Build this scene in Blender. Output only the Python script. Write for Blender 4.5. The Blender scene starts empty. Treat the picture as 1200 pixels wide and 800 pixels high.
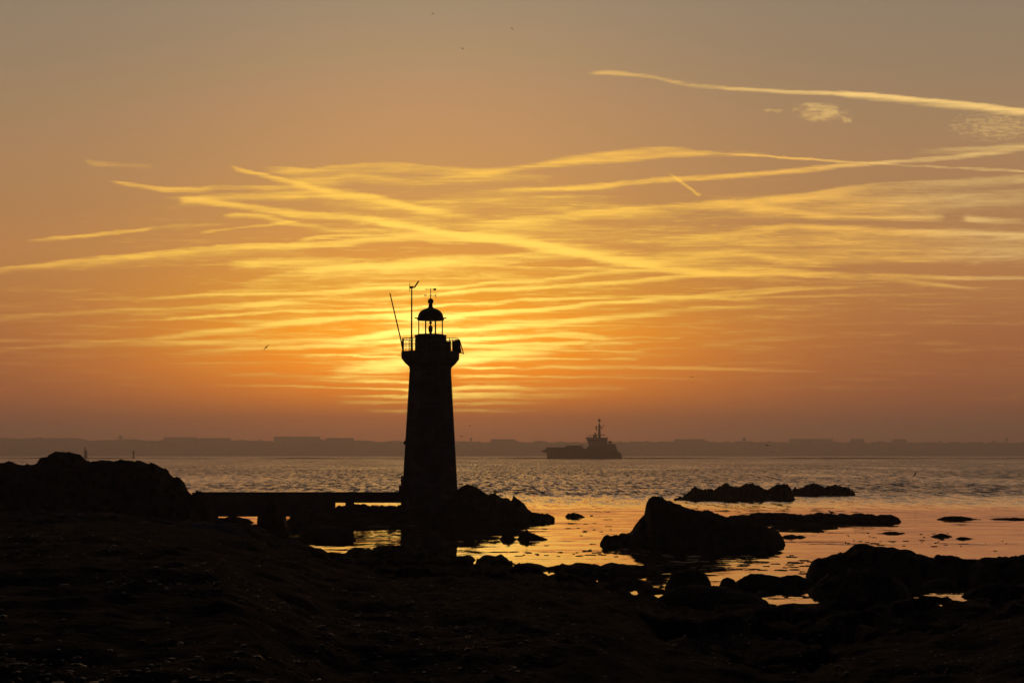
import bpy, bmesh, math, random
from mathutils import Vector, Matrix, noise
R = math.radians
DUSK = 0.004; SUN_E = 0.08
HAZE_C = (0.92, 0.9, 1.0); HAZE_D = 1.8e-4; HAZE_G = 0.72
DENOISE = True
random.seed(7)
sc = bpy.context.scene
col = sc.collection

# ------------------------------------------------------------------ camera
F = 2239.0                      # focal length in photo pixels (1200 wide)
H = 4.7                         # eye height above the water
HY = 533.0                      # photo row of the true horizon
P = math.atan((HY - 400.0) / F)
cP, sP = math.cos(P), math.sin(P)
def ray(x, y):
    a, b = x - 600.0, 400.0 - y
    return a, F * cP - b * sP, F * sP + b * cP
def at(x, y, D):                # world point seen at photo pixel (x, y), D metres ahead
    a, f, u = ray(x, y)
    return Vector((a / f * D, D, H + u / f * D))
def sky_xy(x, y):
    a, f, u = ray(x, y)
    return a / f * F, u / f * F
def wd(y):                      # distance of the water seen at row y
    a, f, u = ray(600, y)
    return H * f / -u
cd = bpy.data.cameras.new('camera'); cam = bpy.data.objects.new('camera', cd); col.objects.link(cam)
cam.location = (0, 0, H); cam.rotation_euler = (R(90) + P, 0, 0)
cd.sensor_width = 36.0; cd.lens = 36.0 * F / 1200.0; cd.clip_start = 0.5; cd.clip_end = 20000
sc.camera = cam

def lin(c):
    return tuple(((v / 255.0) / 12.92) if v / 255.0 <= 0.04045 else (((v / 255.0) + 0.055) / 1.055) ** 2.4 for v in c)

# ------------------------------------------------------------------ helpers
def tag(o, label=None, cat=None, group=None, kind=None):
    if label: o['label'] = label
    if cat: o['category'] = cat
    if group: o['group'] = group
    if kind: o['kind'] = kind
    return o
def empty(name, loc, label, cat, group=None, rz=0.0):
    o = bpy.data.objects.new(name, None); col.objects.link(o)
    o.location = loc; o.rotation_euler.z = rz; o.empty_display_size = 0.5
    return tag(o, label, cat, group)
class MB:
    def __init__(s): s.v = []; s.f = []
    def add(s, vs, fs):
        b = len(s.v); s.v += [tuple(v) for v in vs]; s.f += [tuple(b + i for i in f) for f in fs]; return s
    def box(s, x0, x1, y0, y1, z0, z1, M=None):
        vs = [Vector((x, y, z)) for x in (x0, x1) for y in (y0, y1) for z in (z0, z1)]
        if M: vs = [M @ v for v in vs]
        return s.add(vs, [(0,1,3,2),(4,6,7,5),(0,4,5,1),(2,3,7,6),(0,2,6,4),(1,5,7,3)])
    def lathe(s, prof, n=24, c=(0,0), rot=0.0, cap=True):
        vs = []
        for r, z in prof:
            for k in range(n):
                a = rot + 2 * math.pi * k / n
                vs.append((c[0] + r * math.cos(a), c[1] + r * math.sin(a), z))
        fs = []
        for i in range(len(prof) - 1):
            for k in range(n):
                k2 = (k + 1) % n
                fs.append((i*n+k, i*n+k2, (i+1)*n+k2, (i+1)*n+k))
        if cap:
            fs.append(tuple(range(n))[::-1]); fs.append(tuple((len(prof)-1)*n + k for k in range(n)))
        return s.add(vs, fs)
    def tube(s, pts, r, n=8):
        pts = [Vector(p) for p in pts]; rs = r if isinstance(r, (list, tuple)) else [r] * len(pts)
        vs = []; up = Vector((0.31, 0.22, 0.93))
        for i, p in enumerate(pts):
            d = (pts[min(i+1, len(pts)-1)] - pts[max(i-1, 0)]).normalized()
            e = d.cross(up)
            if e.length < 1e-3: e = d.cross(Vector((1, 0, 0)))
            e.normalize(); g = d.cross(e)
            for k in range(n):
                a = 2 * math.pi * k / n
                vs.append(p + (e * math.cos(a) + g * math.sin(a)) * rs[i])
        fs = []
        for i in range(len(pts) - 1):
            for k in range(n):
                k2 = (k + 1) % n
                fs.append((i*n+k, (i+1)*n+k, (i+1)*n+k2, i*n+k2))
        fs.append(tuple(range(n))); fs.append(tuple((len(pts)-1)*n + k for k in range(n))[::-1])
        return s.add(vs, fs)
    def prism(s, poly, y0, y1):          # outline in x,z pushed along y
        n = len(poly)
        vs = [(x, y0, z) for x, z in poly] + [(x, y1, z) for x, z in poly]
        fs = [tuple(range(n)), tuple(range(n, 2*n))[::-1]] + [(i, n+i, n+(i+1)%n, (i+1)%n) for i in range(n)]
        return s.add(vs, fs)
    def build(s, name, mat, parent=None, smooth=False, loc=None):
        me = bpy.data.meshes.new(name); me.from_pydata(s.v, [], s.f); me.update()
        bm = bmesh.new(); bm.from_mesh(me); bmesh.ops.recalc_face_normals(bm, faces=bm.faces); bm.to_mesh(me); bm.free()
        if smooth: me.polygons.foreach_set('use_smooth', [True] * len(me.polygons))
        me.materials.append(mat)
        o = bpy.data.objects.new(name, me); col.objects.link(o)
        if loc is not None: o.location = loc
        if parent: o.parent = parent
        return o

# ------------------------------------------------------------------ materials
def mat(name, c1, c2, scale=4.0, rough=0.8, bump=0.3, spec=0.3, dist=0.05, coord='Object', detail=8):
    m = bpy.data.materials.new(name); m.use_nodes = True; nt = m.node_tree; N = nt.nodes; L = nt.links
    b = N['Principled BSDF']; b.inputs['Specular IOR Level'].default_value = spec
    tc = N.new('ShaderNodeTexCoord')
    nz = N.new('ShaderNodeTexNoise'); nz.inputs['Scale'].default_value = scale; nz.inputs['Detail'].default_value = detail; nz.inputs['Roughness'].default_value = 0.62
    L.new(tc.outputs[coord], nz.inputs['Vector'])
    cr = N.new('ShaderNodeValToRGB'); cr.color_ramp.elements[0].position = 0.32; cr.color_ramp.elements[1].position = 0.7
    cr.color_ramp.elements[0].color = (*c1, 1); cr.color_ramp.elements[1].color = (*c2, 1)
    L.new(nz.outputs['Fac'], cr.inputs['Fac']); L.new(cr.outputs['Color'], b.inputs['Base Color'])
    n2 = N.new('ShaderNodeTexNoise'); n2.inputs['Scale'].default_value = scale * 3.1; n2.inputs['Detail'].default_value = 6
    L.new(tc.outputs[coord], n2.inputs['Vector'])
    mr = N.new('ShaderNodeMapRange'); mr.inputs['To Min'].default_value = max(0.05, rough - 0.15); mr.inputs['To Max'].default_value = min(1, rough + 0.15)
    L.new(n2.outputs['Fac'], mr.inputs['Value']); L.new(mr.outputs['Result'], b.inputs['Roughness'])
    bp = N.new('ShaderNodeBump'); bp.inputs['Strength'].default_value = bump; bp.inputs['Distance'].default_value = dist
    L.new(n2.outputs['Fac'], bp.inputs['Height']); L.new(bp.outputs['Normal'], b.inputs['Normal'])
    return m
M = {
 'rock':   mat('rock', (0.035,0.031,0.028), (0.085,0.075,0.065), 1.6, 0.8, 0.6, 0.15, 0.08),
 'weedrock': mat('weed_rock', (0.022,0.022,0.016), (0.06,0.055,0.042), 2.2, 0.78, 0.7, 0.15, 0.08),
 'stone':  mat('stone', (0.17,0.16,0.15), (0.27,0.255,0.235), 1.3, 0.85, 0.35, 0.15, 0.02),
 'concrete': mat('concrete', (0.13,0.125,0.12), (0.22,0.21,0.2), 1.1, 0.9, 0.4, 0.1, 0.02),
 'iron':   mat('iron', (0.02,0.02,0.02), (0.05,0.045,0.04), 8.0, 0.6, 0.1, 0.3, 0.005),
 'dome':   mat('dome', (0.025,0.04,0.03), (0.05,0.06,0.05), 3.0, 0.55, 0.1, 0.3, 0.01),
 'panel':  mat('panel', (0.01,0.012,0.02), (0.02,0.022,0.035), 5.0, 0.3, 0.0, 0.4, 0.005),
 'lens':   mat('lens', (0.05,0.06,0.05), (0.1,0.1,0.09), 6.0, 0.3, 0.0, 0.5, 0.005),
 'hull':   mat('hull', (0.02,0.022,0.03), (0.05,0.045,0.05), 0.2, 0.7, 0.05, 0.2, 0.02),
 'ship':   mat('ship', (0.25,0.24,0.24), (0.4,0.39,0.38), 0.3, 0.7, 0.05, 0.2, 0.02),
 'buoy':   mat('buoy', (0.09,0.015,0.012), (0.15,0.03,0.02), 1.0, 0.6, 0.05, 0.3, 0.01),
 'buoyw':  mat('pale_paint', (0.3,0.29,0.28), (0.45,0.44,0.42), 1.0, 0.6, 0.05, 0.3, 0.01),
 'bird':   mat('bird', (0.05,0.048,0.045), (0.12,0.115,0.11), 20.0, 0.9, 0.0, 0.1, 0.005),
 'land':   mat('land', (0.03,0.035,0.02), (0.06,0.065,0.04), 0.02, 0.95, 0.2, 0.05, 0.5, 'Object'),
 'town':   mat('town', (0.2,0.19,0.18), (0.3,0.29,0.27), 0.1, 0.9, 0.1, 0.1, 0.1),
 'roof':   mat('roof', (0.06,0.04,0.035), (0.1,0.06,0.05), 0.2, 0.9, 0.1, 0.1, 0.1),
 'beach':  mat('beach', (0.007,0.0075,0.010), (0.020,0.021,0.026), 2.2, 0.95, 1.0, 0.04, 0.12),
 'pebble': mat('pebble', (0.012,0.012,0.014), (0.09,0.088,0.092), 1.2, 0.45, 0.1, 0.28, 0.01),
 'weed':   mat('weed', (0.012,0.012,0.006), (0.035,0.03,0.015), 5.0, 0.6, 0.4, 0.25, 0.01),
}
def stone_courses(m, sx, sz):
    nt = m.node_tree; N = nt.nodes; L = nt.links
    b = N['Principled BSDF']
    tc = N.new('ShaderNodeTexCoord'); mp = N.new('ShaderNodeMapping'); mp.inputs['Rotation'].default_value = (R(90), 0, 0)
    br = N.new('ShaderNodeTexBrick'); br.inputs['Scale'].default_value = 1.0
    br.inputs['Brick Width'].default_value = sx; br.inputs['Row Height'].default_value = sz; br.inputs['Mortar Size'].default_value = 0.012
    br.inputs['Color1'].default_value = (1,1,1,1); br.inputs['Color2'].default_value = (0.8,0.8,0.8,1); br.inputs['Mortar'].default_value = (0.45,0.45,0.45,1)
    L.new(tc.outputs['Object'], mp.inputs['Vector']); L.new(mp.outputs['Vector'], br.inputs['Vector'])
    src = b.inputs['Base Color'].links[0].from_socket
    mx = N.new('ShaderNodeMix'); mx.data_type = 'RGBA'; mx.blend_type = 'MULTIPLY'; mx.inputs[0].default_value = 1
    L.new(src, mx.inputs[6]); L.new(br.outputs['Color'], mx.inputs[7]); L.new(mx.outputs[2], b.inputs['Base Color'])
stone_courses(M['stone'], 0.9, 0.4)
g = bpy.data.materials.new('pane_glass'); g.use_nodes = True
gn = g.node_tree.nodes; gl = g.node_tree.links; gn.remove(gn['Principled BSDF'])
tr = gn.new('ShaderNodeBsdfTransparent'); tr.inputs[0].default_value = (0.97,0.98,0.97,1)
gs = gn.new('ShaderNodeBsdfGlossy'); gs.inputs['Roughness'].default_value = 0.03
lw = gn.new('ShaderNodeFresnel'); lw.inputs[0].default_value = 1.2
mx = gn.new('ShaderNodeMixShader'); gl.new(lw.outputs[0], mx.inputs[0]); gl.new(tr.outputs[0], mx.inputs[1]); gl.new(gs.outputs[0], mx.inputs[2])
gl.new(mx.outputs[0], gn['Material Output'].inputs[0]); M['glass'] = g

# ------------------------------------------------------------------ water
SEA_X0, SEA_X1, SEA_Y0, SEA_Y1 = -3600, 3600, -150, 8900
def water_material():
    m = bpy.data.materials.new('sea_water'); m.use_nodes = True; nt = m.node_tree; N = nt.nodes; L = nt.links
    b = N['Principled BSDF']; b.inputs['Base Color'].default_value = (0.010,0.014,0.016,1)
    b.inputs['IOR'].default_value = 1.333; b.inputs['Roughness'].default_value = 0.02
    ge = N.new('ShaderNodeNewGeometry'); sp = N.new('ShaderNodeSeparateXYZ'); L.new(ge.outputs['Position'], sp.inputs[0])
    def mth(op, a, b_=None, c=None, clamp=False):
        n = N.new('ShaderNodeMath'); n.operation = op; n.use_clamp = clamp
        for i, v in enumerate((a, b_, c)):
            if v is None: continue
            if hasattr(v, 'is_linked'): L.new(v, n.inputs[i])
            else: n.inputs[i].default_value = v
        return n.outputs[0]
    def nz(sx, sy, detail, rough=0.55, off=0.0):
        mp = N.new('ShaderNodeMapping'); mp.inputs['Scale'].default_value = (sx, sy, 1); mp.inputs['Location'].default_value = (off, off * 0.7, off)
        n = N.new('ShaderNodeTexNoise'); n.inputs['Scale'].default_value = 1.0; n.inputs['Detail'].default_value = detail; n.inputs['Roughness'].default_value = rough
        L.new(ge.outputs['Position'], mp.inputs['Vector']); L.new(mp.outputs[0], n.inputs['Vector'])
        return n
    X, Y = sp.outputs[0], sp.outputs[1]
    big = nz(0.012, 0.012, 3, 0.6, 3.1).outputs['Fac']
    edge = mth('ADD', mth('SUBTRACT', Y, 160.0), mth('MULTIPLY', mth('SUBTRACT', big, 0.5), 110.0))
    edge = mth('ADD', edge, mth('MULTIPLY', X, 0.22))
    openm = mth('MULTIPLY', edge, 1 / 85.0, clamp=True)
    openm = mth('MULTIPLY', openm, openm)
    # wind patches far out: long dull and bright lanes
    patch = mth('MULTIPLY_ADD', mth('SUBTRACT', nz(0.02, 0.006, 5, 0.65, 9.0).outputs['Fac'], 0.5), 2.2, 0.9, True)
    rip = nz(0.8, 0.075, 7, 0.8, 1.7); rip2 = nz(1.5, 0.19, 6, 0.8, 21.0)
    cal = nz(0.9, 1.3, 5, 0.7, 5.0); cal2 = nz(0.22, 0.35, 3, 0.55, 33.0)
    lane = mth('MULTIPLY_ADD', mth('SUBTRACT', nz(0.035, 0.35, 4, 0.6, 14.0).outputs['Fac'], 0.56), 9.0, 0.0, True)
    def vm(op, a, b_):
        n = N.new('ShaderNodeVectorMath'); n.operation = op
        for i, v in enumerate((a, b_)):
            if hasattr(v, 'is_linked'): L.new(v, n.inputs[i])
            elif isinstance(v, tuple): n.inputs[i].default_value = v
            else: n.inputs[i].default_value = (v, v, v)
        return n.outputs[0]
    half = (0.5, 0.5, 0.5)
    so = vm('MULTIPLY', vm('SUBTRACT', vm('ADD', rip.outputs['Color'], rip2.outputs['Color']), (1.0, 1.0, 1.0)), (0.8, 1.5, 0))
    so = vm('ADD', so, (0, -0.18, 0))
    so = vm('MULTIPLY', so, patch)
    scm = vm('MULTIPLY', vm('SUBTRACT', vm('ADD', cal.outputs['Color'], cal2.outputs['Color']), (1.0, 1.0, 1.0)), (0.075, 0.115, 0))
    scm = vm('MULTIPLY', scm, mth('MULTIPLY_ADD', lane, 1.8, 0.5))
    scm = vm('ADD', scm, (0, -0.004, 0))
    s = vm('ADD', vm('MULTIPLY', so, openm), vm('MULTIPLY', scm, mth('SUBTRACT', 1.0, openm)))
    s = vm('ADD', s, (0, 0, 1))
    nn = N.new('ShaderNodeVectorMath'); nn.operation = 'NORMALIZE'; L.new(s, nn.inputs[0])
    L.new(nn.outputs[0], b.inputs['Normal'])
    return m
mb = MB()
xs = [SEA_X0, -1400, -600, -200, -60, 0, 60, 200, 600, 1400, SEA_X1]; ys = [SEA_Y0, 0, 40, 80, 120, 200, 400, 800, 1600, 3200, 6000, SEA_Y1]
mb.add([(x, y, 0) for y in ys for x in xs], [(j*len(xs)+i, j*len(xs)+i+1, (j+1)*len(xs)+i+1, (j+1)*len(xs)+i) for j in range(len(ys)-1) for i in range(len(xs)-1)])
tag(mb.build('sea', water_material()), kind='structure')

# ------------------------------------------------------------------ beach
def interp(tab, x):
    if x <= tab[0][0]: return tab[0][1]
    for (x0, y0), (x1, y1) in zip(tab, tab[1:]):
        if x <= x1: return y0 + (y1 - y0) * (x - x0) / (x1 - x0)
    return tab[-1][1]
SHORE = [(-400,128),(150,126),(250,118),(330,101),(400,89),(480,86),(560,86),(650,82),(700,79),(740,75),(775,67),(800,66.5),(850,63),(905,60),(950,60.5),(1060,66.3),(1140,67),(1200,71),(1600,75)]
def fb(x, y, z, s, o=5):
    return noise.fractal(Vector((x * s, y * s, z * s)), 0.65, 2.1, o)
def beach_z(X, Y):
    px = 600 + X / max(Y, 8.0) * F
    sh = interp(SHORE, px) if Y > 8 else 90
    d = sh - Y
    z = d * 0.040 if d > 0 else d * 0.12
    if d > 40: z = 1.6 + (d - 40) * 0.028
    z = max(-1.6, z)
    k = min(1.0, max(0.0, (d + 6) / 20))
    rk = min(1.0, max(0.0, (d + 3) / 6)) * min(1.0, max(0.0, (34 - d) / 14))
    if rk > 0 and abs(X) < 45:
        vd, vp = noise.voronoi(Vector((X * 0.55, Y * 0.35, 2.0)))
        z += rk * (0.38 * (noise.cell(vp[0] * 5.0) - 0.45) - 0.5 * max(0.0, 0.2 - (vd[1] - vd[0])) + 0.22 * noise.fractal(Vector((X * 0.5, Y * 0.4, 9.0)), 0.5, 2.1, 6))
    return min(z, 3.0) + k * (0.20 * fb(X, Y, 0.3, 0.22, 6) + 0.07 * fb(X, Y, 5.0, 1.1, 6)) - 0.05
mb = MB(); rows = []
Y = -60.0; ys = []
while Y < 150: ys.append(Y); Y += 2.5 if Y < 10 else (0.10 + Y * 0.0045)
NX = 420
vs = []
for y in ys:
    w = 70 + 0.0 * y if y < 60 else 70
    for i in range(NX + 1):
        t = -1 + 2 * i / NX
        x = w * math.copysign(abs(t) ** 1.5, t)
        vs.append((x, y, beach_z(x, y)))
mb.add(vs, [(j*(NX+1)+i, j*(NX+1)+i+1, (j+1)*(NX+1)+i+1, (j+1)*(NX+1)+i) for j in range(len(ys)-1) for i in range(NX)])
tag(mb.build('beach', M['beach'], smooth=True), kind='structure')

# pebbles and weed strewn over the near beach (countless)
mb = MB(); rnd = random.Random(3)
ICO = bmesh.new(); bmesh.ops.create_icosphere(ICO, subdivisions=1, radius=1)
iv = [v.co.copy() for v in ICO.verts]; iff = [tuple(v.index for v in f.verts) for f in ICO.faces]; ICO.free()
for k in range(14000):
    y = 14 + 40 * rnd.random() ** 1.7; x = (rnd.random() * 2 - 1) * y * 0.30
    if noise.noise(Vector((x * 0.25, y * 0.12, 2.0))) < -0.05 and rnd.random() < 0.8: continue
    s = 0.008 + 0.034 * rnd.random() ** 3
    m = Matrix.Translation((x, y, beach_z(x, y) + s * 0.2)) @ Matrix.Rotation(rnd.random() * 6.3, 4, 'Z') @ Matrix.Diagonal((s * (1 + rnd.random()), s * (0.8 + 0.4 * rnd.random()), s * (0.45 + 0.3 * rnd.random()), 1))
    mb.add([m @ (v * (0.7 + 0.5 * rnd.random())) for v in iv], iff)
tag(mb.build('pebbles', M['pebble']), 'dark wet pebbles strewn over the near beach', 'pebbles', kind='stuff')

# ------------------------------------------------------------------ rocks
JAG = 0.16; BLK = 0.17
def smooth_profile(pts):
    return sorted(pts)
def rock(name, label, outline, D, depth, cat='rock', group=None, material='rock', base=-0.5, rough=1.0, seed=0, p=2.3, tilt=0.0, res=1.0):
    """a boulder or reef whose crest, seen from the beach, follows the outline; its body spreads depth metres fore and aft"""
    pts = [at(x, y, D) for x, y in outline]
    X0, X1 = pts[0].x, pts[-1].x; xc, hw = (X0 + X1) / 2, (X1 - X0) / 2
    tab = [(q.x, q.z) for q in pts]
    step = min(0.22, max(0.05, hw / 45)) / res
    nx = max(24, min(300, int(2 * hw / step))); ny = max(18, min(110, int(2 * depth / max(step * 1.3, 0.05))))
    hsc = min(1.0, 0.12 + 0.55 * (max(q.z for q in pts) - max(0.0, base)))
    sd = seed * 7.31 + D; bs = 1.15 * (100.0 / D) ** 0.6
    amp = rough * min(0.30, 0.05 + 0.10 * max(q.z - base for q in pts))
    vs = []
    for j in range(ny + 1):
        t = -1 + 2 * j / ny
        for i in range(nx + 1):
            u = -1 + 2 * i / nx
            x = xc + hw * u
            dl = depth * math.sqrt(max(0.02, 1 - abs(u) ** 2.6)) * (0.85 + 0.3 * noise.noise(Vector((x * 0.35 + sd, 3.3, sd))))
            yy = t * dl
            jx = x + 0.25 * hw * 0.15 * noise.noise(Vector((x * 0.8, yy * 0.5, sd))) * abs(t)
            top = interp(tab, jx)
            prof = max(0.0, 1 - abs(t) ** p)
            # terraces: broken ledges rather than a dome
            lump = fb(x, yy + sd, sd * 0.3, 0.55, 6); fine = fb(x, yy - sd, sd, 2.3, 4)
            cell = noise.cell(Vector((x * 0.9 + lump * 0.6, yy * 0.7 + sd, 0)))
            jag = noise.fractal(Vector((x * 1.1 + sd, yy * 1.1, sd)), 0.45, 2.1, 6)
            vd, vp = noise.voronoi(Vector((x * bs + 0.3 * lump, yy * bs * 0.8, sd)))
            blk = (noise.cell(vp[0] * 7.0) - 0.5) * 1.6 - max(0.0, 0.16 - (vd[1] - vd[0])) * 3.0
            h = (top - base) * (prof ** (0.75 + 0.3 * lump * abs(t)))
            edge = 0.35 + 0.65 * min(1.0, abs(t) * 2.0)
            z = base + h + (amp * lump * edge + amp * 0.35 * fine * (0.6 + 0.4 * edge) + rough * (JAG * (jag - 0.2) + BLK * blk) * (D / 100.0) ** 0.7 * hsc - amp * 0.5 * cell * abs(t)) * min(1.0, h / 0.4)
            vs.append((x - xc, yy + tilt * u * depth, z))
    mb = MB()
    mb.add(vs, [(j*(nx+1)+i, j*(nx+1)+i+1, (j+1)*(nx+1)+i+1, (j+1)*(nx+1)+i) for j in range(ny) for i in range(nx)])
    o = mb.build(name, M[material], smooth=False, loc=(xc, D, 0))
    tag(o, label, cat, group)
    return o
# left headland and ledges
rock('headland', 'large dark rocky headland rising at the left edge of the beach',
     [(-170,556),(-60,541),(0,541),(12,540.5),(20,542),(32,540),(42,539),(50,536),(56,532),(68,531),(78,532),(88,533),(95,536),(102,539),(110,540),(118,539),(124,540),(133,541),(140,539),(150,538.5),(165,541),(178,543),(188,546),(196,550),(197,555),(200,558.5),(210,562),(218,566),(220,572),(228,576),(236,577),(246,590),(254,606)], 112, 9, cat='rock outcrop', base=-0.6, seed=1)
rock('rock_shelf', 'low sloping rock shelf running from the headland down into the orange water',
     [(-60,600),(60,598),(150,604),(200,609),(235,611),(260,613),(290,616),(310,622),(330,629),(345,635),(358,640),(368,645)], 97, 9, base=-0.6, seed=2, rough=0.6)
rock('flat_rock', 'pale flat slab lying below the end of the causeway',
     [(214,619),(222,613.5),(240,612.5),(262,614),(280,617),(290,621)], 92, 1.2, base=0.5, seed=3, rough=0.4, material='stone')
rock('pointed_boulder', 'tall pointed black boulder standing in front of the causeway wall',
     [(301,626),(304,612),(307,602),(311,592),(315,583),(318,579),(322,582),(326,591),(330,602),(334,612),(338,626)], 104, 1.0, base=0.0, seed=4, rough=0.5)
# lighthouse islet and small rocks near it
rock('lighthouse_islet', 'rugged dark islet the lighthouse stands on',
     [(380,609),(390,600),(398,592.5),(415,590.5),(440,591),(462,592),(476,593),(500,592),(520,588),(530,578),(540,571),(548,569),(557,570),(565,574),(572,579),(577,577),(582,577),(588,582),(598,581),(604,584),(612,589),(618,595),(624,600),(634,601),(642,604),(650,609)], 137, 6.0, cat='rock islet', base=-0.7, seed=5, rough=0.7)
rock('low_rock', 'ragged low rocks under the causeway deck, awash at the edge',
     [(336,606),(350,602),(366,598),(384,600),(400,602),(430,604),(452,607),(470,611)], 131, 2.5, base=-0.4, seed=6, rough=0.6)
rock('low_rock', 'flat dark rock under the left arch of the causeway',
     [(240,612.5),(250,606.5),(268,604.8),(282,605.4),(292,608),(299,612.5)], wd(612), 1.2, seed=44, rough=0.4)
rock('rock', 'small round rock alone in calm water right of the lighthouse islet',
     [(659,607.5),(662,605),(666,601.5),(672,599.5),(680,601),(686,605),(689,607.5)], wd(606), 1.0, seed=7)
rock('low_rock', 'long flat rock in the golden water left of the tower reflection',
     [(338,631),(348,627.5),(362,624.5),(372,619.5),(380,620),(395,618),(408,620),(415,625),(418,632)], wd(632), 1.6, seed=8, rough=0.6)
rock('low_rock', 'thin skerry left of the golden water at the foot of the causeway',
     [(340,620.5),(352,617),(372,615.5),(398,616.5),(412,619.5)], wd(619.5), 1.4, seed=42, rough=0.5)
rock('low_rock', 'flat half sunken skerry between the tower reflection and the twin rocks',
     [(535,629),(548,626.5),(566,627),(580,629)], wd(629), 0.9, seed=43, rough=0.4)
rock('rock', 'left and blunter of the two small twin rocks in golden water',
     [(584,633),(587,627),(590,623.5),(596,621.5),(602,624),(606,629),(608,633)], wd(632), 0.8, seed=9)
rock('rock', 'right twin rock with a sharp peak and long slope in golden water',
     [(604,633),(608,627),(612,623),(617,619.5),(624,621),(634,625),(641,628),(648,632)], wd(632), 1.0, seed=10)
# the big sea rock and the reefs to the right
rock('sea_rock', 'biggest dark rock in the water right of the lighthouse, blocky peak on its left end',
     [(703,637),(706,630),(709,625.5),(716,623),(728,625),(734,625.5),(742,618),(747,610),(753,605),(757.5,603),(758,590),(760,584.5),(766,582),(775,583),(786,584),(796,587),(806,592),(820,594),(835,598),(845,603),(858,606),(872,608),(884,610),(895,613),(905,618),(912,624),(917,631),(920,638)], wd(638), 3.4, base=-0.6, seed=11, rough=0.6)
rock('reef', 'long jagged reef behind the biggest sea rock',
     [(784,587),(790,583),(797,581),(806,576),(812,573),(816,570),(819,574.5),(830,575),(840,573),(845,567),(850,565),(860,568),(875,565),(882,565.5),(890,567),(895,572),(905,571),(912,568.5),(922,568),(927,571),(930,578),(932,587)], wd(586), 4.0, cat='reef', seed=12)
rock('reef', 'shorter humped reef at the right end of the long jagged reef',
     [(925,581),(927,574),(932,567),(940,567),(946,564),(952,562),(958,562.5),(966,566),(975,567),(985,568),(993,571),(1000,574),(1003,581)], wd(580.5), 4.0, cat='reef', seed=13)
rock('reef', 'long low flat reef with a gull standing on it',
     [(862,611),(868,606),(878,602.5),(890,600.5),(905,600),(920,602),(945,602),(957,601),(960,599),(972,599.5),(980,601),(995,602.5),(1010,602),(1030,602.5),(1045,603),(1052,606),(1057,612)], wd(611), 2.6, cat='reef', seed=14, rough=0.6)
rock('low_rock', 'dark front lobe of the flat reef, just right of the biggest sea rock',
     [(896,621),(908,615),(925,612),(950,612),(970,613.5),(982,617)], wd(619), 1.8, seed=15, rough=0.6)
rock('low_rock', 'low slab half hidden behind the right slope of the biggest sea rock',
     [(846,607),(856,602.5),(868,601.5),(885,602.5),(898,606)], wd(606.5), 1.6, seed=16, rough=0.6)
rock('low_rock', 'lone flat black skerry near the right edge, thickest at its left',
     [(1093,609),(1106,604.5),(1116,603),(1128,604),(1138,606.5),(1156,608.5)], wd(608.5), 1.2, seed=17, rough=0.5)
rock('low_rock', 'thin skerry running off the right edge of the view',
     [(1156,609),(1170,607),(1190,606),(1215,605.5),(1240,609)], wd(608.5), 1.2, seed=18, rough=0.5)
rock('low_rock', 'small peaked rock awash in orange water below the right skerries',
     [(1085,628.8),(1094,625.5),(1103,623),(1110,625),(1118,628.5)], wd(628.5), 0.9, seed=19, rough=0.5)
rock('low_rock', 'faint low rock awash left of the small peaked rock',
     [(1030,625.5),(1042,622.5),(1050,622),(1064,625.5)], wd(625), 0.9, seed=20, rough=0.4)
rock('low_rock', 'tiny rock awash right of the small peaked rock',
     [(1118,631),(1126,628.5),(1134,629),(1146,631)], wd(631), 0.7, seed=21, rough=0.4)
rock('low_rock', 'little rocks at the right foot of the biggest sea rock',
     [(912,630),(920,625.5),(928,624),(938,627),(946,629.5)], wd(629.5), 0.8, seed=22, rough=0.6)
# the near shore
S = 'weedrock'
rock('shore_rock', 'long lumpy shore rock in front of the golden water below the tower',
     [(392,657),(402,647),(408,641.5),(416,638.5),(428,641),(440,639.5),(450,637.5),(460,638),(475,640),(483,643),(495,643.5),(510,645),(525,647.5),(540,648.5),(549,648),(556,653),(563,661)], 86, 3.2, seed=23, material=S, base=-0.3, rough=0.8)
rock('shore_rock', 'round topped shore rock right of the long lumpy one',
     [(556,664),(561,655),(566,651.5),(571,650.5),(580,653),(587,651.5),(594,655),(600,660),(618,663)], 83, 2.0, seed=24, material=S, base=-0.3, rough=0.8)
rock('shore_rock', 'low shore rock in the middle of the waterline',
     [(598,668),(606,662.5),(612,659.5),(622,660),(632,662),(640,664.5),(650,664),(660,667),(670,672)], 79, 2.4, seed=25, material=S, base=-0.3, rough=0.8)
rock('shore_rock', 'broad weedy shore rock below the biggest sea rock',
     [(650,672),(658,664),(668,662.5),(680,660.5),(695,661),(705,662),(715,659),(730,660),(740,661),(752,664),(765,664),(778,667),(786,676)], 77, 2.8, seed=26, material=S, base=-0.4, rough=0.8)
rock('shore_boulder', 'big round boulder at the waterline between tide pools',
     [(776,692),(783,677),(787,669.5),(795,665.5),(806,664),(818,665.5),(827,670),(832,677),(836,690)], 68, 1.0, seed=27, material=S, base=-0.4, rough=0.5)
rock('shore_rock', 'small round rock in the tide pool right of the big boulder',
     [(842,688),(846,679),(852,675.5),(860,678),(868,688)], 68, 0.6, seed=28, material=S, base=-0.4, rough=0.5)
rock('shore_rock', 'knobbly rock bank behind the orange tide pools',
     [(853,690),(862,681),(870,675),(880,672.5),(895,672),(905,673),(915,676),(925,673),(933,672),(940,675),(952,680),(960,690)], 69, 1.2, seed=29, material=S, base=-0.4, rough=0.7)
rock('shore_outcrop', 'tall dark outcrop on the right shore, steep at its left side',
     [(942,690),(946,672),(951,660),(958,656),(972,654),(985,650),(995,646.5),(1005,643),(1015,642),(1030,643),(1045,642.5),(1058,644),(1070,647),(1085,650),(1105,651.5),(1125,653),(1150,656),(1165,668)], 74, 3.0, seed=30, material=S, base=-0.5, cat='rock outcrop', rough=0.8)
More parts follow.
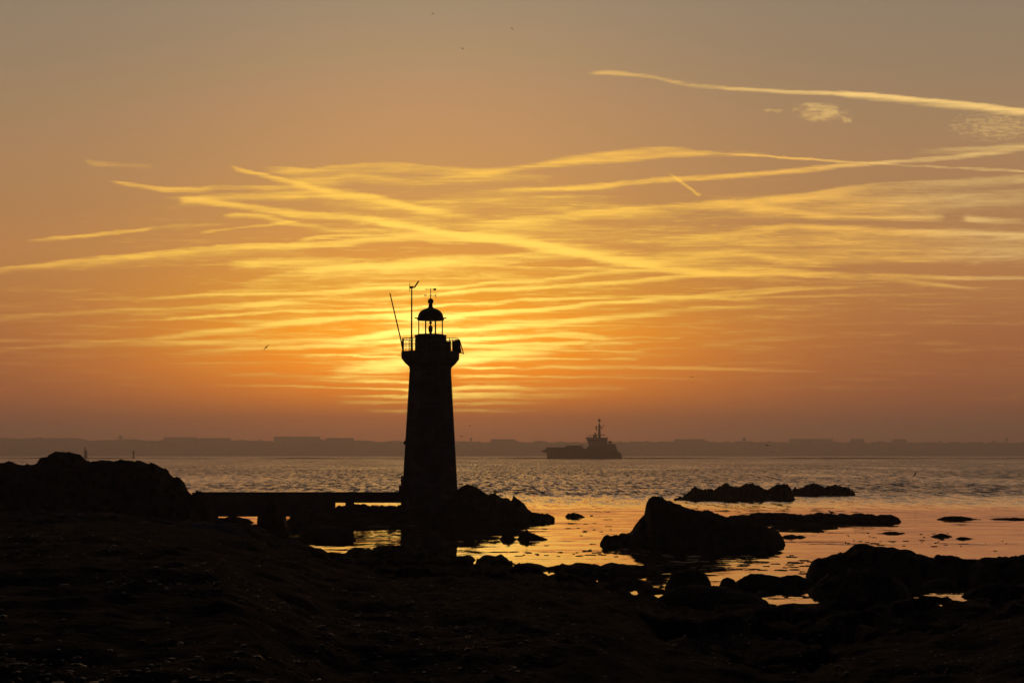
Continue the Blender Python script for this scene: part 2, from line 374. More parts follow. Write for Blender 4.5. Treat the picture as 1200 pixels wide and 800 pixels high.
rock('shore_outcrop', 'flat topped dark outcrop leaving the view at the right edge',
     [(1132,672),(1142,660),(1150,655),(1160,653.5),(1185,652.5),(1210,652),(1240,654),(1270,668)], 71, 3.5, seed=31, material=S, base=-0.5, cat='rock outcrop', rough=0.8)
rock('shore_rock', 'rounded front shoulder of the right shore outcrop',
     [(940,706),(950,690),(965,676),(985,668),(1010,665),(1035,668),(1052,676),(1066,690),(1072,704)], 65.5, 2.0, seed=32, material=S, base=-0.4, rough=0.8)
rock('low_rock', 'small flat rock lying in the right hand tide pool',
     [(1070,692),(1084,682),(1100,678),(1120,677),(1124,688)], 69.5, 0.8, seed=33, material=S, base=-0.4, rough=0.5)
rock('shore_rock', 'near bank of weedy rock in front of the left tide pools',
     [(770,700),(790,688),(815,684),(838,686),(860,690),(880,694),(897,701),(908,712)], 61.5, 1.6, seed=34, material=S, base=-0.2, rough=0.6)
rock('beach_mound', 'low dark mound of stones in the middle of the near beach',
     [(612,758),(628,742),(650,732),(672,727),(690,729),(706,738),(720,756)], 33, 1.2, seed=35, material=S, base=1.2, rough=0.7)

# ------------------------------------------------------------------ causeway
CD = 137.0
def px(x, D=CD): return at(x, 560, D).x
def pz(y, D=CD): return at(600, y, D).z
root = empty('causeway', (px(352), CD, 0), 'long low concrete causeway joining the headland to the lighthouse', 'causeway')
ox = px(352)
MB().box(px(392)-ox, px(474)-ox, -0.9, 0.9, pz(588.5), pz(578.3)).build('deck', M['concrete'], root)
MB().box(px(228)-ox, px(392)-ox-0.003, -1.0, 1.0, pz(604.6), pz(578.3)).build('wall', M['concrete'], root)
MB().box(px(228)-ox, px(471)-ox, -1.05, -0.75, pz(578.3)+0.003, pz(576.4)).build('coping', M['stone'], root)
MB().box(px(228)-ox, px(471)-ox, 0.75, 1.05, pz(578.3)+0.003, pz(576.4)).build('coping', M['stone'], root)
for a, b in ((304, 334), (368, 392), (406, 414)):
    MB().prism([(px(a)-ox-0.15, -0.6), (px(b)-ox+0.15, -0.6), (px(b)-ox, pz(604.6 if a < 390 else 588.5)-0.002), (px(a)-ox, pz(604.6 if a < 390 else 588.5)-0.002)], -0.8, 0.8).build('pier', M['concrete'], root)

# ------------------------------------------------------------------ lighthouse
LX = at(504.1, 560, CD).x
lh = empty('lighthouse', (LX, CD, 0), 'tall tapered stone lighthouse with a domed lantern, dark against the sunset', 'lighthouse')
s = CD / F
Z = lambda y: at(504, y, CD).z
o8 = R(22.5); c8 = 1 / math.cos(o8)
def oct8(hw): return hw * s * c8
tw = MB().lathe([(oct8(33.6), Z(606)), (oct8(32.0), Z(580)), (oct8(23.9), Z(433))], 8, rot=o8).build('tower', M['stone'], lh)
MB().lathe([(oct8(35.2), -0.4), (oct8(35.0), Z(600)), (oct8(33.9), Z(598))], 8, rot=o8).build('plinth', M['stone'], lh)
# arched door on the landward side, facing the causeway
dm = MB(); dm.prism([(-0.5, Z(598)+0.0), (0.5, Z(598)), (0.5, Z(598)+1.9), (0.3, Z(598)+2.15), (0, Z(598)+2.25), (-0.3, Z(598)+2.15), (-0.5, Z(598)+1.9)], -0.06, 0.06)
d = dm.build('door', M['iron'], lh); d.rotation_euler.z = R(-90); d.location = (-33.3 * s + 0.03, 0, 0.25)
MB().box(px(468.5)-LX, px(472.5)-LX, -1.1, -0.6, Z(578), Z(568)).build('gate_post', M['stone'], lh)
wl = MB(); wl.box(px(474.2)-LX, px(477.8)-LX, -0.15, 0.15, Z(516.5), Z(515.5)); wl.lathe([(0.05, Z(521)), (0.13, Z(520)), (0.13, Z(517.5)), (0.05, Z(516.5))], 10, c=(px(474.9)-LX, 0)); wl.build('wall_lamp', M['iron'], lh)
gal = MB().lathe([(oct8(23.95), Z(433.5)), (oct8(24.6), Z(430)), (oct8(29.5), Z(425.5)), (oct8(32.9), Z(421)), (oct8(33.4), Z(420.2)), (oct8(33.5), Z(413.5)), (oct8(33.0), Z(412))], 8, rot=o8).build('gallery', M['stone'], lh)
rl = MB(); NR = 40; rr = 32.6 * s
def octpt(a, r):
    k = math.floor((a + o8) / R(45)) * R(45); q = r / math.cos(a - k); return (q * math.cos(a), q * math.sin(a))
for k in range(NR):
    a = 2 * math.pi * k / NR; x, y = octpt(a, rr)
    rl.tube([(x, y, Z(412) - 0.02), (x, y, Z(397.2))], 0.018 if k % 5 else 0.03, 6)
for zz, rad in ((Z(397.2), 0.03), (Z(404), 0.016)):
    ring = [octpt(2 * math.pi * k / 80, rr) + (zz,) for k in range(81)]
    rl.tube(ring, rad, 6)
rl.build('railing', M['iron'], lh)
sr = MB().lathe([(18.2*s, Z(413)), (18.2*s, Z(394.3)), (18.9*s, Z(394.2)), (18.9*s, Z(392.6)), (17*s, Z(392.4))], 32).build('watch_room', M['stone'], lh, smooth=False)
MB().box(17.5*s, 24*s, -0.35, 0.35, Z(413), Z(400)).build('equipment_cabinet', M['iron'], lh)
# lantern
lr = 15.0 * s
lan = MB()
for k in range(8):
    a = R(45 * k + 26.5 - 90); lan.tube([(lr*math.cos(a), lr*math.sin(a), Z(393)), (lr*math.cos(a), lr*math.sin(a), Z(373.5))], 0.032, 8)
for zz in (Z(392.4), Z(374.6)):
    lan.tube([(lr*math.cos(R(6*k)), lr*math.sin(R(6*k)), zz) for k in range(61)], 0.05, 6)
lf = lan.build('lantern_frame', M['iron'], lh)
MB().lathe([(lr*0.99, Z(392.3)), (lr*0.99, Z(374.6))], 8, rot=R(26.5 - 90), cap=False).build('glazing', M['glass'], lf)
le = MB().lathe([(0.03, Z(392.5)), (0.14, Z(392.3)), (0.10, Z(391)), (0.09, Z(389.3)), (0.13, Z(388.7)), (0.155, Z(386.5)), (0.165, Z(385)), (0.155, Z(383.3)), (0.11, Z(381.6)), (0.05, Z(381)), (0.035, Z(379.8)), (0.1, Z(379.3)), (0.12, Z(378.3)), (0.08, Z(377)), (0.02, Z(376))], 20).build('lamp_lens', M['lens'], lh, smooth=True)
prof = [(15.6*s, Z(374.4)), (16.1*s, Z(373.4)), (15.9*s, Z(372.2)), (15.0*s, Z(371.6))]
for k in range(1, 12):
    a = R(84 * k / 11); prof.append((14.9*s*math.cos(a), Z(371.4) + 10.8*s*math.sin(a)))
dome = MB().lathe(prof, 36).build('dome', M['dome'], lh, smooth=True)
fin = MB().lathe([(3.9*s, Z(361.3)), (3.0*s, Z(360)), (2.3*s, Z(358.2)), (2.5*s, Z(356.6)), (1.9*s, Z(356))] + [(max(0.05, 3.45*s*math.sin(R(a))), Z(353.1) - 3.45*s*math.cos(R(a))) for a in range(30, 171, 14)] + [(0.04, Z(349.2))], 20)
fin.build('finial', M['dome'], dome, smooth=True)
for k in range(8):
    a = R(45 * k + 3); MB().tube([(15.8*s*math.cos(a), 15.8*s*math.sin(a), Z(372.9)), (18.8*s*math.cos(a), 18.8*s*math.sin(a), Z(372.3))], [0.05, 0.03], 6).build('eave_spout', M['dome'], dome)
wv = MB(); wv.tube([(0,0,Z(350)), (0,0,Z(337.4))], [0.03, 0.02], 6)
for a in (0, 90):
    c_, s_ = math.cos(R(a + 12)), math.sin(R(a + 12)); wv.tube([(-6.6*s*c_, -6.6*s*s_, Z(346.2)), (6.6*s*c_, 6.6*s*s_, Z(346.2))], 0.016, 6)
def letter(strokes, cx, cz, w, h):
    for q in strokes:
        pts = [(cx + (u - 0.5) * w, 0.0, cz + (v - 0.5) * h) for u, v in q]
        wv.tube(pts, 0.022, 5)
letter([[(1,1),(0,1),(0,0),(1,0)], [(0,0.5),(0.8,0.5)]], 6.2*s, Z(346.2), 0.10, 0.17)
letter([[(0,1),(0.25,0),(0.5,0.7),(0.75,0),(1,1)]], -6.2*s, Z(346.2), 0.14, 0.17)
wv.build('compass_arms', M['iron'], lh)
ar = MB(); ar.tube([(-6.0*s, 0, Z(339)), (4*s, 0, Z(339))], 0.018, 6)
ar.prism([(3.0*s, Z(339.7)), (4.4*s, Z(340.4)), (6.9*s, Z(339.9)), (6.4*s, Z(339)), (6.9*s, Z(338.1)), (4.4*s, Z(337.7)), (3.0*s, Z(338.4))], -0.015, 0.015)
ar.prism([(-6.6*s, Z(339)), (-5.0*s, Z(339.8)), (-5.0*s, Z(338.2))], -0.015, 0.015)
ar.build('wind_vane', M['iron'], lh)
# wind turbine mast, whip aerial, solar panel on the gallery
mx_ = px(482.6) - LX
tm = MB().tube([(mx_, -0.9, Z(412) - 0.02), (mx_, -0.9, Z(388)), (mx_, -0.9, Z(338.5))], [0.07, 0.06, 0.045], 8).build('turbine_mast', M['iron'], lh)
t = MB(); t.tube([(px(479.7)-LX, -0.9, Z(338)), (px(480.6)-LX, -0.9, Z(338)), (px(484.2)-LX, -0.9, Z(337.8)), (px(485.6)-LX, -0.9, Z(337.9))], [0.03, 0.085, 0.075, 0.03], 10)
t.build('turbine_body', M['iron'], tm)
t = MB()
for a in (20, 140, 260):
    t.tube([(px(480.1)-LX, -0.9, Z(338)), (px(480.3)-LX, -0.9 + 0.42*math.sin(R(a)), Z(338) + 0.42*math.cos(R(a)))], [0.03, 0.012], 5)
t.build('rotor', M['iron'], tm)
MB().prism([(px(484.4)-LX, Z(338.6)), (px(486.6)-LX, Z(338.4)), (px(491.8)-LX, Z(330.3)), (px(489.8)-LX, Z(330.5))], -0.92, -0.88).build('tail_fin', M['iron'], tm)
MB().tube([(px(472.3)-LX, -0.5, Z(412) - 0.02), (px(469.3)-LX, -0.5, Z(397)), (px(456.6)-LX, -0.5, Z(344))], [0.05, 0.05, 0.04], 7).build('whip_aerial', M['iron'], lh)
sp_ = MB(); sp_.prism([(px(530)-LX, Z(414.5)), (px(529.4)-LX, Z(400)), (px(538.6)-LX, Z(398.6)), (px(541)-LX, Z(414.3))], -0.55, -0.45)
pan = sp_.build('solar_panel', M['panel'], lh)
fr = MB(); fr.tube([(px(538.4)-LX, -0.42, Z(398.4)), (px(543.0)-LX, -0.2, Z(414.6))], 0.035, 6); fr.tube([(px(538.4)-LX, 0.42, Z(398.4)), (px(543.0)-LX, 0.3, Z(414.6))], 0.035, 6)
fr.tube([(px(538.4)-LX, -0.42, Z(398.4)), (px(538.4)-LX, 0.42, Z(398.4))], 0.03, 6); fr.tube([(px(536)-LX, -0.3, Z(412)), (px(543)-LX, -0.2, Z(414.6))], 0.03, 6)
fr.build('panel_frame', M['iron'], pan)

# ------------------------------------------------------------------ ship
SD = wd(537.6)
k = SD / F
sx0 = at(682, 530, SD).x
ship = empty('ship', (sx0, SD, 0), 'grey working ship with a tall mast steaming past, lighthouse to its left', 'ship')
def qx(x): return (x - 682) * k
def qz(y): return at(682, y, SD).z
def hull(mb, sec):        # sections: x, half beam at deck, half beam at water, deck z
    vs = []; n = len(sec)
    for x, xb, bd, bw, zd in sec:
        vs += [(x, -bd, zd), (xb, -bw, -0.6), (xb, bw, -0.6), (x, bd, zd)]
    fs = [(0,1,2,3), tuple(4*(n-1)+i for i in (3,2,1,0))]
    for i in range(n - 1):
        a, b = 4*i, 4*(i+1)
        fs += [(a, b, b+1, a+1), (a+1, b+1, b+2, a+2), (a+2, b+2, b+3, a+3), (a+3, b+3, b, a)]
    return mb.add(vs, fs)
hl = MB(); hull(hl, [(qx(640), qx(641.4), 1.2, 0.3, qz(523.8)), (qx(645), qx(646), 5.0, 3.0, qz(523.9)), (qx(653), qx(653), 8.0, 6.5, qz(523.8)), (qx(665), qx(665), 9, 8, qz(524.3)), (qx(685), qx(685), 9, 8, qz(525.6)), (qx(687), qx(687), 9, 8, qz(526.5)), (qx(722), qx(722), 9, 8, qz(528)), (qx(726.5), qx(727), 8.5, 7, qz(530.5)), (qx(728.3), qx(728.3), 7, 6, qz(533))])
hb = hl.build('hull', M['hull'], ship)
MB().prism([(qx(634), qz(528.6)), (qx(640.6), qz(525.6)), (qx(641), qz(529.6)), (qx(638), qz(529.8))], -1.2, 1.2).build('bow_ramp', M['hull'], ship)
MB().prism([(qx(660.5), qz(524.6)), (qx(662.5), qz(522.4)), (qx(666), qz(521.6)), (qx(680), qz(522)), (qx(682.5), qz(523.2)), (qx(684.5), qz(526))], -6, 6).build('cargo_cover', M['ship'], ship)
MB().prism([(qx(686), qz(527)), (qx(688), qz(523.4)), (qx(691), qz(521.4)), (qx(712), qz(520.2)), (qx(720.2), qz(520)), (qx(723), qz(527.2)), (qx(725.5), qz(530)), (qx(725.5), qz(531)), (qx(686), qz(531))], -7.5, 7.5).build('superstructure', M['ship'], ship)
wh = MB().prism([(qx(690.5), qz(521.6)), (qx(687.6), qz(514.8)), (qx(686.6), qz(513.8)), (qx(687.2), qz(512.3)), (qx(711.8), qz(512.6)), (qx(711.8), qz(514.6)), (qx(710.8), qz(520.5))], -6.5, 6.5).build('wheelhouse', M['ship'], ship)
for q in range(7):
    MB().box(qx(689.5 + q*3.0), qx(691.6 + q*3.0), -6.55, -6.5 + 0.02, qz(516.6), qz(515.0)).build('window', M['panel'], wh)
mt = MB(); mt.tube([(qx(702.3), 0, qz(512.5)), (qx(702.4), 0, qz(503)), (qx(702.4), 0, qz(496))], [1.7, 1.4, 0.8], 8)
mt.tube([(qx(702.4), 0, qz(496)), (qx(702.4), 0, qz(490))], [0.3, 0.2], 6)
mt.lathe([(0.4, qz(494.3)), (1.6, qz(493.6)), (1.6, qz(491.2)), (0.4, qz(490.5))], 10, c=(qx(702.4), 0))
mt.tube([(qx(697), 0, qz(509.6)), (qx(709), 0, qz(509.4))], 0.55, 6); mt.tube([(qx(698.8), 0, qz(499.4)), (qx(709), 0, qz(498.2))], 0.4, 6)
mt.tube([(qx(698.9), 0, qz(503.4)), (qx(698.6), 0, qz(501)), (qx(699.4), 0, qz(498.8))], 1.0, 6); mt.tube([(qx(703), 0, qz(500.6)), (qx(706.8), 0, qz(501.6))], 0.7, 6)
mt.tube([(qx(699), 0, qz(503.4)), (qx(702.4), 0, qz(503.4))], 0.3, 6); mt.tube([(qx(702.4), 0, qz(500)), (qx(702.4), -4, qz(500))], 0.3, 6)
mast = mt.build('mast', M['hull'], ship)
f_ = MB(); f_.box(qx(695), qx(699.5), -2, 2, qz(512.4), qz(509)); f_.tube([(qx(697.8), 0, qz(509.2)), (qx(697.8), 0, qz(506.6))], 0.8, 8); f_.build('funnel', M['hull'], ship)
r_ = MB()
for x in (688.6, 690.3, 692, 693.6): r_.tube([(qx(x), -4, qz(512.4)), (qx(x), -4, qz(509.2))], 0.14, 5)
r_.tube([(qx(688.6), -4, qz(510)), (qx(694), -4, qz(510))], 0.1, 5); r_.build('aerial', M['hull'], ship)
b_ = MB(); b_.tube([(qx(712.5), -3, qz(518)), (qx(713.3), -3, qz(517.4)), (qx(716.2), -3, qz(517.4)), (qx(717), -3, qz(518))], [0.5, 1.1, 1.1, 0.5], 8); b_.box(qx(713.5), qx(716), -3.2, -2.8, qz(520.2), qz(518)); b_.build('lifeboat', M['buoy'], ship)
c_ = MB(); c_.tube([(qx(681), -2, qz(523)), (qx(681), -2, qz(519.8))], 0.5, 6); c_.tube([(qx(681), -2, qz(520)), (qx(685.5), -2, qz(523))], 0.35, 6); c_.build('crane', M['hull'], ship)

# ------------------------------------------------------------------ channel marks
D1 = wd(537.9); k1 = D1 / F
b1 = empty('channel_beacon', (at(100.3, 530, D1).x, D1, 0), 'tall red channel beacon with a topmark, seen over the headland', 'beacon')
z1 = lambda y: at(100, y, D1).z
MB().lathe([(3.2*k1, -0.5), (3.2*k1, z1(537)), (2.3*k1, z1(536))], 16).build('base', M['concrete'], b1)
MB().lathe([(2.2*k1, z1(536.1)), (2.0*k1, z1(533)), (1.9*k1, z1(528.2)), (2.2*k1, z1(528)), (2.2*k1, z1(527.5))], 16).build('tower', M['buoy'], b1)
MB().tube([(-0.8*k1, 0, z1(527.6)), (-0.8*k1, 0, z1(525.5)), (-0.8*k1, 0, z1(524)), (-0.8*k1, 0, z1(523.5))], [0.25, 0.8, 0.8, 0.2], 8).build('topmark', M['iron'], b1)
D2 = wd(537.4); k2 = D2 / F
b2 = empty('channel_buoy', (at(156.4, 530, D2).x, D2, 0), 'smaller channel buoy on a pale base, right of the tall red beacon', 'buoy')
z2 = lambda y: at(156, y, D2).z
MB().lathe([(1.2*k2, -0.5), (1.9*k2, 0.4), (1.6*k2, z2(536)), (0.8*k2, z2(534.3))], 14).build('float', M['buoyw'], b2)
MB().lathe([(1.1*k2, z2(534.4)), (0.9*k2, z2(531)), (1.4*k2, z2(530.8)), (1.4*k2, z2(528.6)), (0.7*k2, z2(528))], 12).build('tower', M['buoy'], b2)

# ------------------------------------------------------------------ far shore
LD = 8500.0; kl = LD / F
LAND = [(-1000,520),(-400,516),(-100,513),(0,513.2),(60,513.5),(93,513.6),(100,515.5),(132,516),(150,514),(180,517),(192,516),(230,515.5),(270,516),(320,517),(375,516),(415,516.5),(470,517),(540,518),(600,518),(640,518),(740,518),(800,517.5),(850,518),(920,517.5),(980,517.5),(1040,518),(1100,519),(1160,518.5),(1230,519),(1500,520),(2300,522)]
mb = MB(); vs = []; nx = 1400; rowsd = [(-130, -1.5), (-126, 2.0), (-60, 0.35), (-20, 0.9), (0, 1.0), (60, 1.0), (160, 0.6)]
for j, (dy, fz) in enumerate(rowsd):
    for i in range(nx + 1):
        x = -3400 + 6800 * i / nx
        pxx = 600 + x / LD * F
        top = at(pxx, interp(LAND, pxx), LD).z
        nzv = 9.0 * noise.fractal(Vector((x * 0.011, j * 3.0, 1.0)), 0.4, 2.2, 6)
        z = fz if j < 2 else top * fz + nzv * (1.0 if fz > 0.5 else 0.6)
        vs.append((x, LD + dy + (25 * noise.noise(Vector((x * 0.004, 2, 2))) if j < 2 else 0), z))
mb.add(vs, [(j*(nx+1)+i, j*(nx+1)+i+1, (j+1)*(nx+1)+i+1, (j+1)*(nx+1)+i) for j in range(len(rowsd)-1) for i in range(nx)])
tag(mb.build('far_shore', M['land']), kind='structure')
# a low mud bank before the far shore
mb = MB(); vs = []; nb = 500
for j, (dy, fz) in enumerate([(-30, -0.6), (-12, 1.1), (10, 1.3), (40, -0.6)]):
    for i in range(nb + 1):
        x = -2200 + 4400 * i / nb
        e = min(1.0, max(0.0, 0.75 + 1.6 * noise.fractal(Vector((x * 0.004, 7, 0)), 0.8, 2.0, 4)))
        vs.append((x, 2460 + dy, fz * e if fz > 0 else fz))
mb.add(vs, [(j*(nb+1)+i, j*(nb+1)+i+1, (j+1)*(nb+1)+i+1, (j+1)*(nb+1)+i) for j in range(3) for i in range(nb)])
tag(mb.build('mud_bank', M['land']), kind='structure')
def block(label, x0, x1, y, D=LD - 10, name='far_building', flat=True, cat='building'):
    a, b = at(x0, 520, D).x, at(x1, 520, D).x; zt = at(600, y, D).z; c = (a + b) / 2
    e = empty(name, (c, D, 0), label, cat, 'buildings on the far shore')
    MB().box(a-c, b-c, -9, 9, 2, zt).build('wall', M['town'], e)
    if flat: MB().box(a-c+0.02, b-c-0.02, -8.9, 8.9, zt+0.003, zt+1.2).build('roof', M['roof'], e)
    else: MB().prism([(a-c-0.6, zt+0.003), ((a-c)*0.9, zt+5), ((b-c)*0.9, zt+5), (b-c+0.6, zt+0.003)], -9.6, 9.6).build('roof', M['roof'], e)
    return e
block('flat long block on the hazy far shore, nearest right of the two channel marks', 192, 231, 512.4)
block('low hazy block on the far shore, second right of the channel marks', 234, 270, 513.3, LD - 20)
block('longest hazy flat block on the far shore, midway between headland and lighthouse', 321, 375, 511.6)
block('hazy block on the far shore just left of the lighthouse, beside the longest block', 382, 415, 513.2, LD - 20)
block('long flat hazy block on the far shore above the humped reef', 925, 976, 514.2)
block('small hazy building on the far shore right of the long flat block', 997, 1012, 515.2, LD - 16, flat=False)
block('hazy gabled building on the far shore between the two right towers', 1046, 1062, 515.4, LD - 16, flat=False)
block('hazy gabled building on the far shore just left of the ship', 575, 604, 515.6, LD - 16, flat=False)
block('low hazy shed on the far shore just right of the ship', 790, 826, 515.6, LD - 16, flat=False)
def tower(label, x, y0, y1, w, cat='water tower', name='water_tower'):
    D = LD - 25; kk = D / F; p0 = at(x, y0, D); zt = p0.z; zb = at(x, y1, D).z
    e = empty(name, (p0.x, D, 0), label, cat, 'towers on the far shore')
    MB().lathe([(w*0.45*kk, 2), (w*0.32*kk, zb)], 14).build('shaft', M['town'], e)
    MB().lathe([(w*0.32*kk, zb+0.01), (w*0.95*kk, zb + (zt-zb)*0.45), (w*kk, zt - 0.6), (w*0.3*kk, zt)], 16).build('tank', M['town'], e)
tower('hazy water tower on the far shore above the long jagged reef', 872, 512.6, 517, 2.6)
tower('slim hazy tower on the far shore near the right edge', 1179.5, 512.6, 518, 1.9)
tower('small hazy tower on the far shore between humped reef and right edge', 1102, 515.4, 519, 1.6)
tower('slim hazy tower on the far shore just right of the lighthouse', 552, 512.8, 517, 1.4)
tower('hazy domed tower on the far shore above the smaller channel buoy', 141, 510, 515, 2.6)
def pole(label, x, y):
    D = LD - 30; p0 = at(x, y, D)
    o = MB(); 
    o.tube([(0,0,2), (0,0,p0.z)], [1.3, 0.5], 6); o.tube([(-3,0,p0.z-6), (3,0,p0.z-6)], 0.45, 5)
    tag(o.build('radio_mast', M['iron'], loc=(p0.x, D, 0)), label, 'mast')
pole('thin radio mast rising over the flat block on the far shore', 209, 507.5)

# ------------------------------------------------------------------ birds
def bird_mesh(span, dih, fold, sweep=0.2, fat=1.5):
    mb = MB(); L_ = span * 0.42
    ring = [(-0.50, 0.10, 0.0), (-0.42, 0.06, 0.0), (-0.25, 0.20, 0.0), (0.0, 0.30, 0.0), (0.22, 0.26, 0.01), (0.36, 0.16, 0.02), (0.45, 0.17, 0.03), (0.54, 0.11, 0.02), (0.58, 0.05, 0.0), (0.66, 0.012, -0.01)]
    n = 8; vs = []
    for t, r, dz in ring:
        for k in range(n):
            a = 2 * math.pi * k / n
            vs.append((r * 0.42 * fat * L_ * math.cos(a), t * L_, (dz + r * 0.4 * fat * math.sin(a)) * L_))
    fs = [tuple(range(n)), tuple((len(ring)-1)*n + k for k in range(n))[::-1]]
    for i in range(len(ring) - 1):
        for k in range(n):
            k2 = (k + 1) % n; fs.append((i*n+k, (i+1)*n+k, (i+1)*n+k2, i*n+k2))
    mb.add(vs, fs)
    for sd in (-1, 1):
        st = []
        for u in (0.0, 0.2, 0.45, 0.7, 0.88, 1.0):
            x = sd * u * span / 2
            z = span / 2 * (math.sin(dih) * min(u, 0.45) + math.sin(dih - fold) * max(0, u - 0.45))
            x *= math.cos(dih)
            yc = 0.06 * L_ + (0.18 * u if u < 0.45 else 0.08 - sweep * (u - 0.45) * 2.2) * L_
            ch = L_ * (0.42 * (1 - 0.15 * u) if u < 0.5 else 0.42 * (1.35 - 0.9 * u) * 0.98)
            ch = max(ch, 0.03 * L_) * (0.6 + 0.4 * fat); th = 0.03 * L_ * fat * (1.1 - u) + 0.004
            st += [(x, yc + ch * 0.45, z), (x, yc + ch * 0.1, z + th), (x, yc - ch * 0.55, z), (x, yc + ch * 0.1, z - th)]
        fs = [(0,1,2,3), tuple(20 + i for i in (3,2,1,0))]
        for i in range(5):
            for k in range(4):
                k2 = (k + 1) % 4; fs.append((i*4+k, (i+1)*4+k, (i+1)*4+k2, i*4+k2))
        mb.add(st, fs)
    return mb
def bird(label, x, y, D, span, rot, dih=20, fold=35, fat=1.5):
    o = bird_mesh(span, R(dih), R(fold), fat=fat).build('bird', M['bird'], loc=at(x, y, D))
    o.rotation_euler = tuple(R(a) for a in rot)
    return tag(o, label, 'bird', 'birds in flight')
bird('tiny bird with drooped wings at the very top of the sky', 507.5, 16.5, 220, 0.5, (25,0,10), 40, 80, 2.4)
bird('tiny dark bird lowest of the three at the top of the sky', 542, 57, 220, 0.42, (35,25,30), 20, 35, 2.8)
bird('tiny dark bird rightmost of the three at the top of the sky', 600, 34, 220, 0.46, (35,30,25), 20, 35, 2.6)
bird('banking gull low in the orange sky left of the lighthouse', 312, 407, 260, 1.15, (15,-48,20), 8, 15)
bird('bird with arched wings in the orange sky high above the long reef', 811, 441.5, 300, 0.95, (0,0,5), 28, 60)
bird('dark bird gliding close right of the tower, upper of two', 550.5, 498.7, 320, 0.8, (5,8,70), 10, 20)
bird('bird skimming over the far shore right of the tower, lower of two', 541, 511, 330, 1.0, (0,0,8), 18, 40)
bird('black speck of a bird before the far shore left of the lighthouse', 178.3, 518.3, 320, 0.5, (0,0,70), 30, 30)
bird('gull with spread wings flying over the far shore on the right', 899, 521.5, 280, 1.3, (0,4,5), 12, 30)
bird('second smaller bird just below the gull over the far shore', 906, 529.5, 330, 0.6, (0,10,40), 15, 30)
bird('faint distant bird over the far shore near the right edge', 1165, 517.3, 330, 0.8, (0,-8,10), 14, 20)
bird('bird banking low over choppy water at the right', 1072.5, 555.5, 230, 0.85, (10,-50,25), 12, 15)
bird('bird with raised wings fluttering just behind the biggest sea rock', 866, 600, wd(612), 0.55, (0,5,15), 14, 30)
def gull(label, x, y, D, h, rz):
    """a standing gull, one mesh: body, neck, head, bill, tail and legs"""
    mb = MB()
    P_ = [(-0.95,0.62,0.02),(-0.8,0.66,0.08),(-0.45,0.72,0.19),(-0.1,0.74,0.25),(0.2,0.80,0.22),(0.36,0.95,0.14),(0.44,1.10,0.12),(0.52,1.19,0.13),(0.62,1.19,0.10),(0.70,1.16,0.04),(0.86,1.12,0.015)]
    mb.tube([(p[0]*h, 0, p[1]*h) for p in P_], [p[2]*h for p in P_], 10)
    for sd in (-1, 1):
        mb.tube([(0.02*h, sd*0.09*h, 0.55*h), (0.0, sd*0.09*h, 0.46*h), (0.03*h, sd*0.09*h, 0.36*h)], [0.07*h, 0.045*h, 0.045*h], 6)
        mb.tube([(0.02*h, sd*0.09*h, 0.38*h), (0.16*h, sd*0.12*h, 0.38*h)], [0.025*h, 0.035*h], 5)
        mb.tube([(0.2*h, sd*0.17*h, 0.80*h), (-0.3*h, sd*0.21*h, 0.76*h), (-1.0*h, sd*0.06*h, 0.63*h)], [0.06*h, 0.10*h, 0.02*h], 6)
    o = mb.build('gull', M['bird'], loc=at(x, y, D), smooth=True); o.rotation_euler.z = R(rz)
    return tag(o, label, 'gull')
def ground_on(o, x, D):
    # lower a standing bird onto the rock beneath it
    bpy.context.view_layer.update()
    X = o.location.x
    best = None
    for r in bpy.data.objects:
        if r.type == 'MESH' and r.name.split('.')[0] in ('reef', 'low_rock', 'sea_rock') and abs(r.location.y - D) < 6:
            inv = r.matrix_world.inverted()
            ok, hit, nrm, idx = r.ray_cast(inv @ Vector((X, D, 20)), Vector((0, 0, -1)))
            if ok:
                z = (r.matrix_world @ hit).z
                best = z if best is None else max(best, z)
    if best is not None: o.location.z = best - 0.115
gd = wd(611); ground_on(gull('gull standing on the hump of the long low flat reef', 974, 601, gd, 0.30, 160), 974, gd)
gd = wd(580.5); ground_on(gull('small gull perched on the shorter humped reef', 981.5, 567, gd, 0.26, 20), 981, gd)

# drifting weed on the calm water (countless flecks)
mb = MB(); rnd = random.Random(11)
def weed_patch(x0, x1, y0, y1, n, smin, smax):
    for q in range(n):
        x = rnd.uniform(x0, x1); y = rnd.uniform(y0, y1); D = wd(y); p = at(x, y, D)
        w = rnd.uniform(smin, smax); dpt = w * rnd.uniform(0.5, 1.4); m_ = 12
        vs = [(p.x, p.y, 0.02)]
        for ring, (f, z) in enumerate(((0.6, 0.012), (1.0, -0.02))):
            for k in range(m_):
                a = 2 * math.pi * k / m_; rr_ = f * (0.6 + 0.8 * rnd.random())
                vs.append((p.x + w * rr_ * math.cos(a), p.y + dpt * rr_ * math.sin(a), z + (0.02 * rnd.random() if ring == 0 else 0)))
        fs = [(0, 1 + k, 1 + (k+1) % m_) for k in range(m_)] + [(1+k, 1+m_+k, 1+m_+(k+1) % m_, 1+(k+1) % m_) for k in range(m_)]
        mb.add(vs, fs)
weed_patch(650, 760, 643, 652, 34, 0.05, 0.3)
weed_patch(600, 650, 646, 652, 10, 0.05, 0.3)
weed_patch(985, 1110, 624, 640, 30, 0.04, 0.25)
weed_patch(1095, 1190, 624, 650, 10, 0.04, 0.14)
weed_patch(770, 935, 650, 668, 60, 0.08, 0.4)
weed_patch(925, 950, 655, 672, 14, 0.08, 0.35)
weed_patch(660, 720, 598, 625, 12, 0.08, 0.4)
weed_patch(950, 1010, 595, 600, 5, 0.2, 0.7)
weed_patch(330, 480, 606, 617, 46, 0.15, 0.7)
weed_patch(480, 560, 612, 640, 24, 0.06, 0.3)
weed_patch(560, 700, 612, 640, 14, 0.05, 0.3)
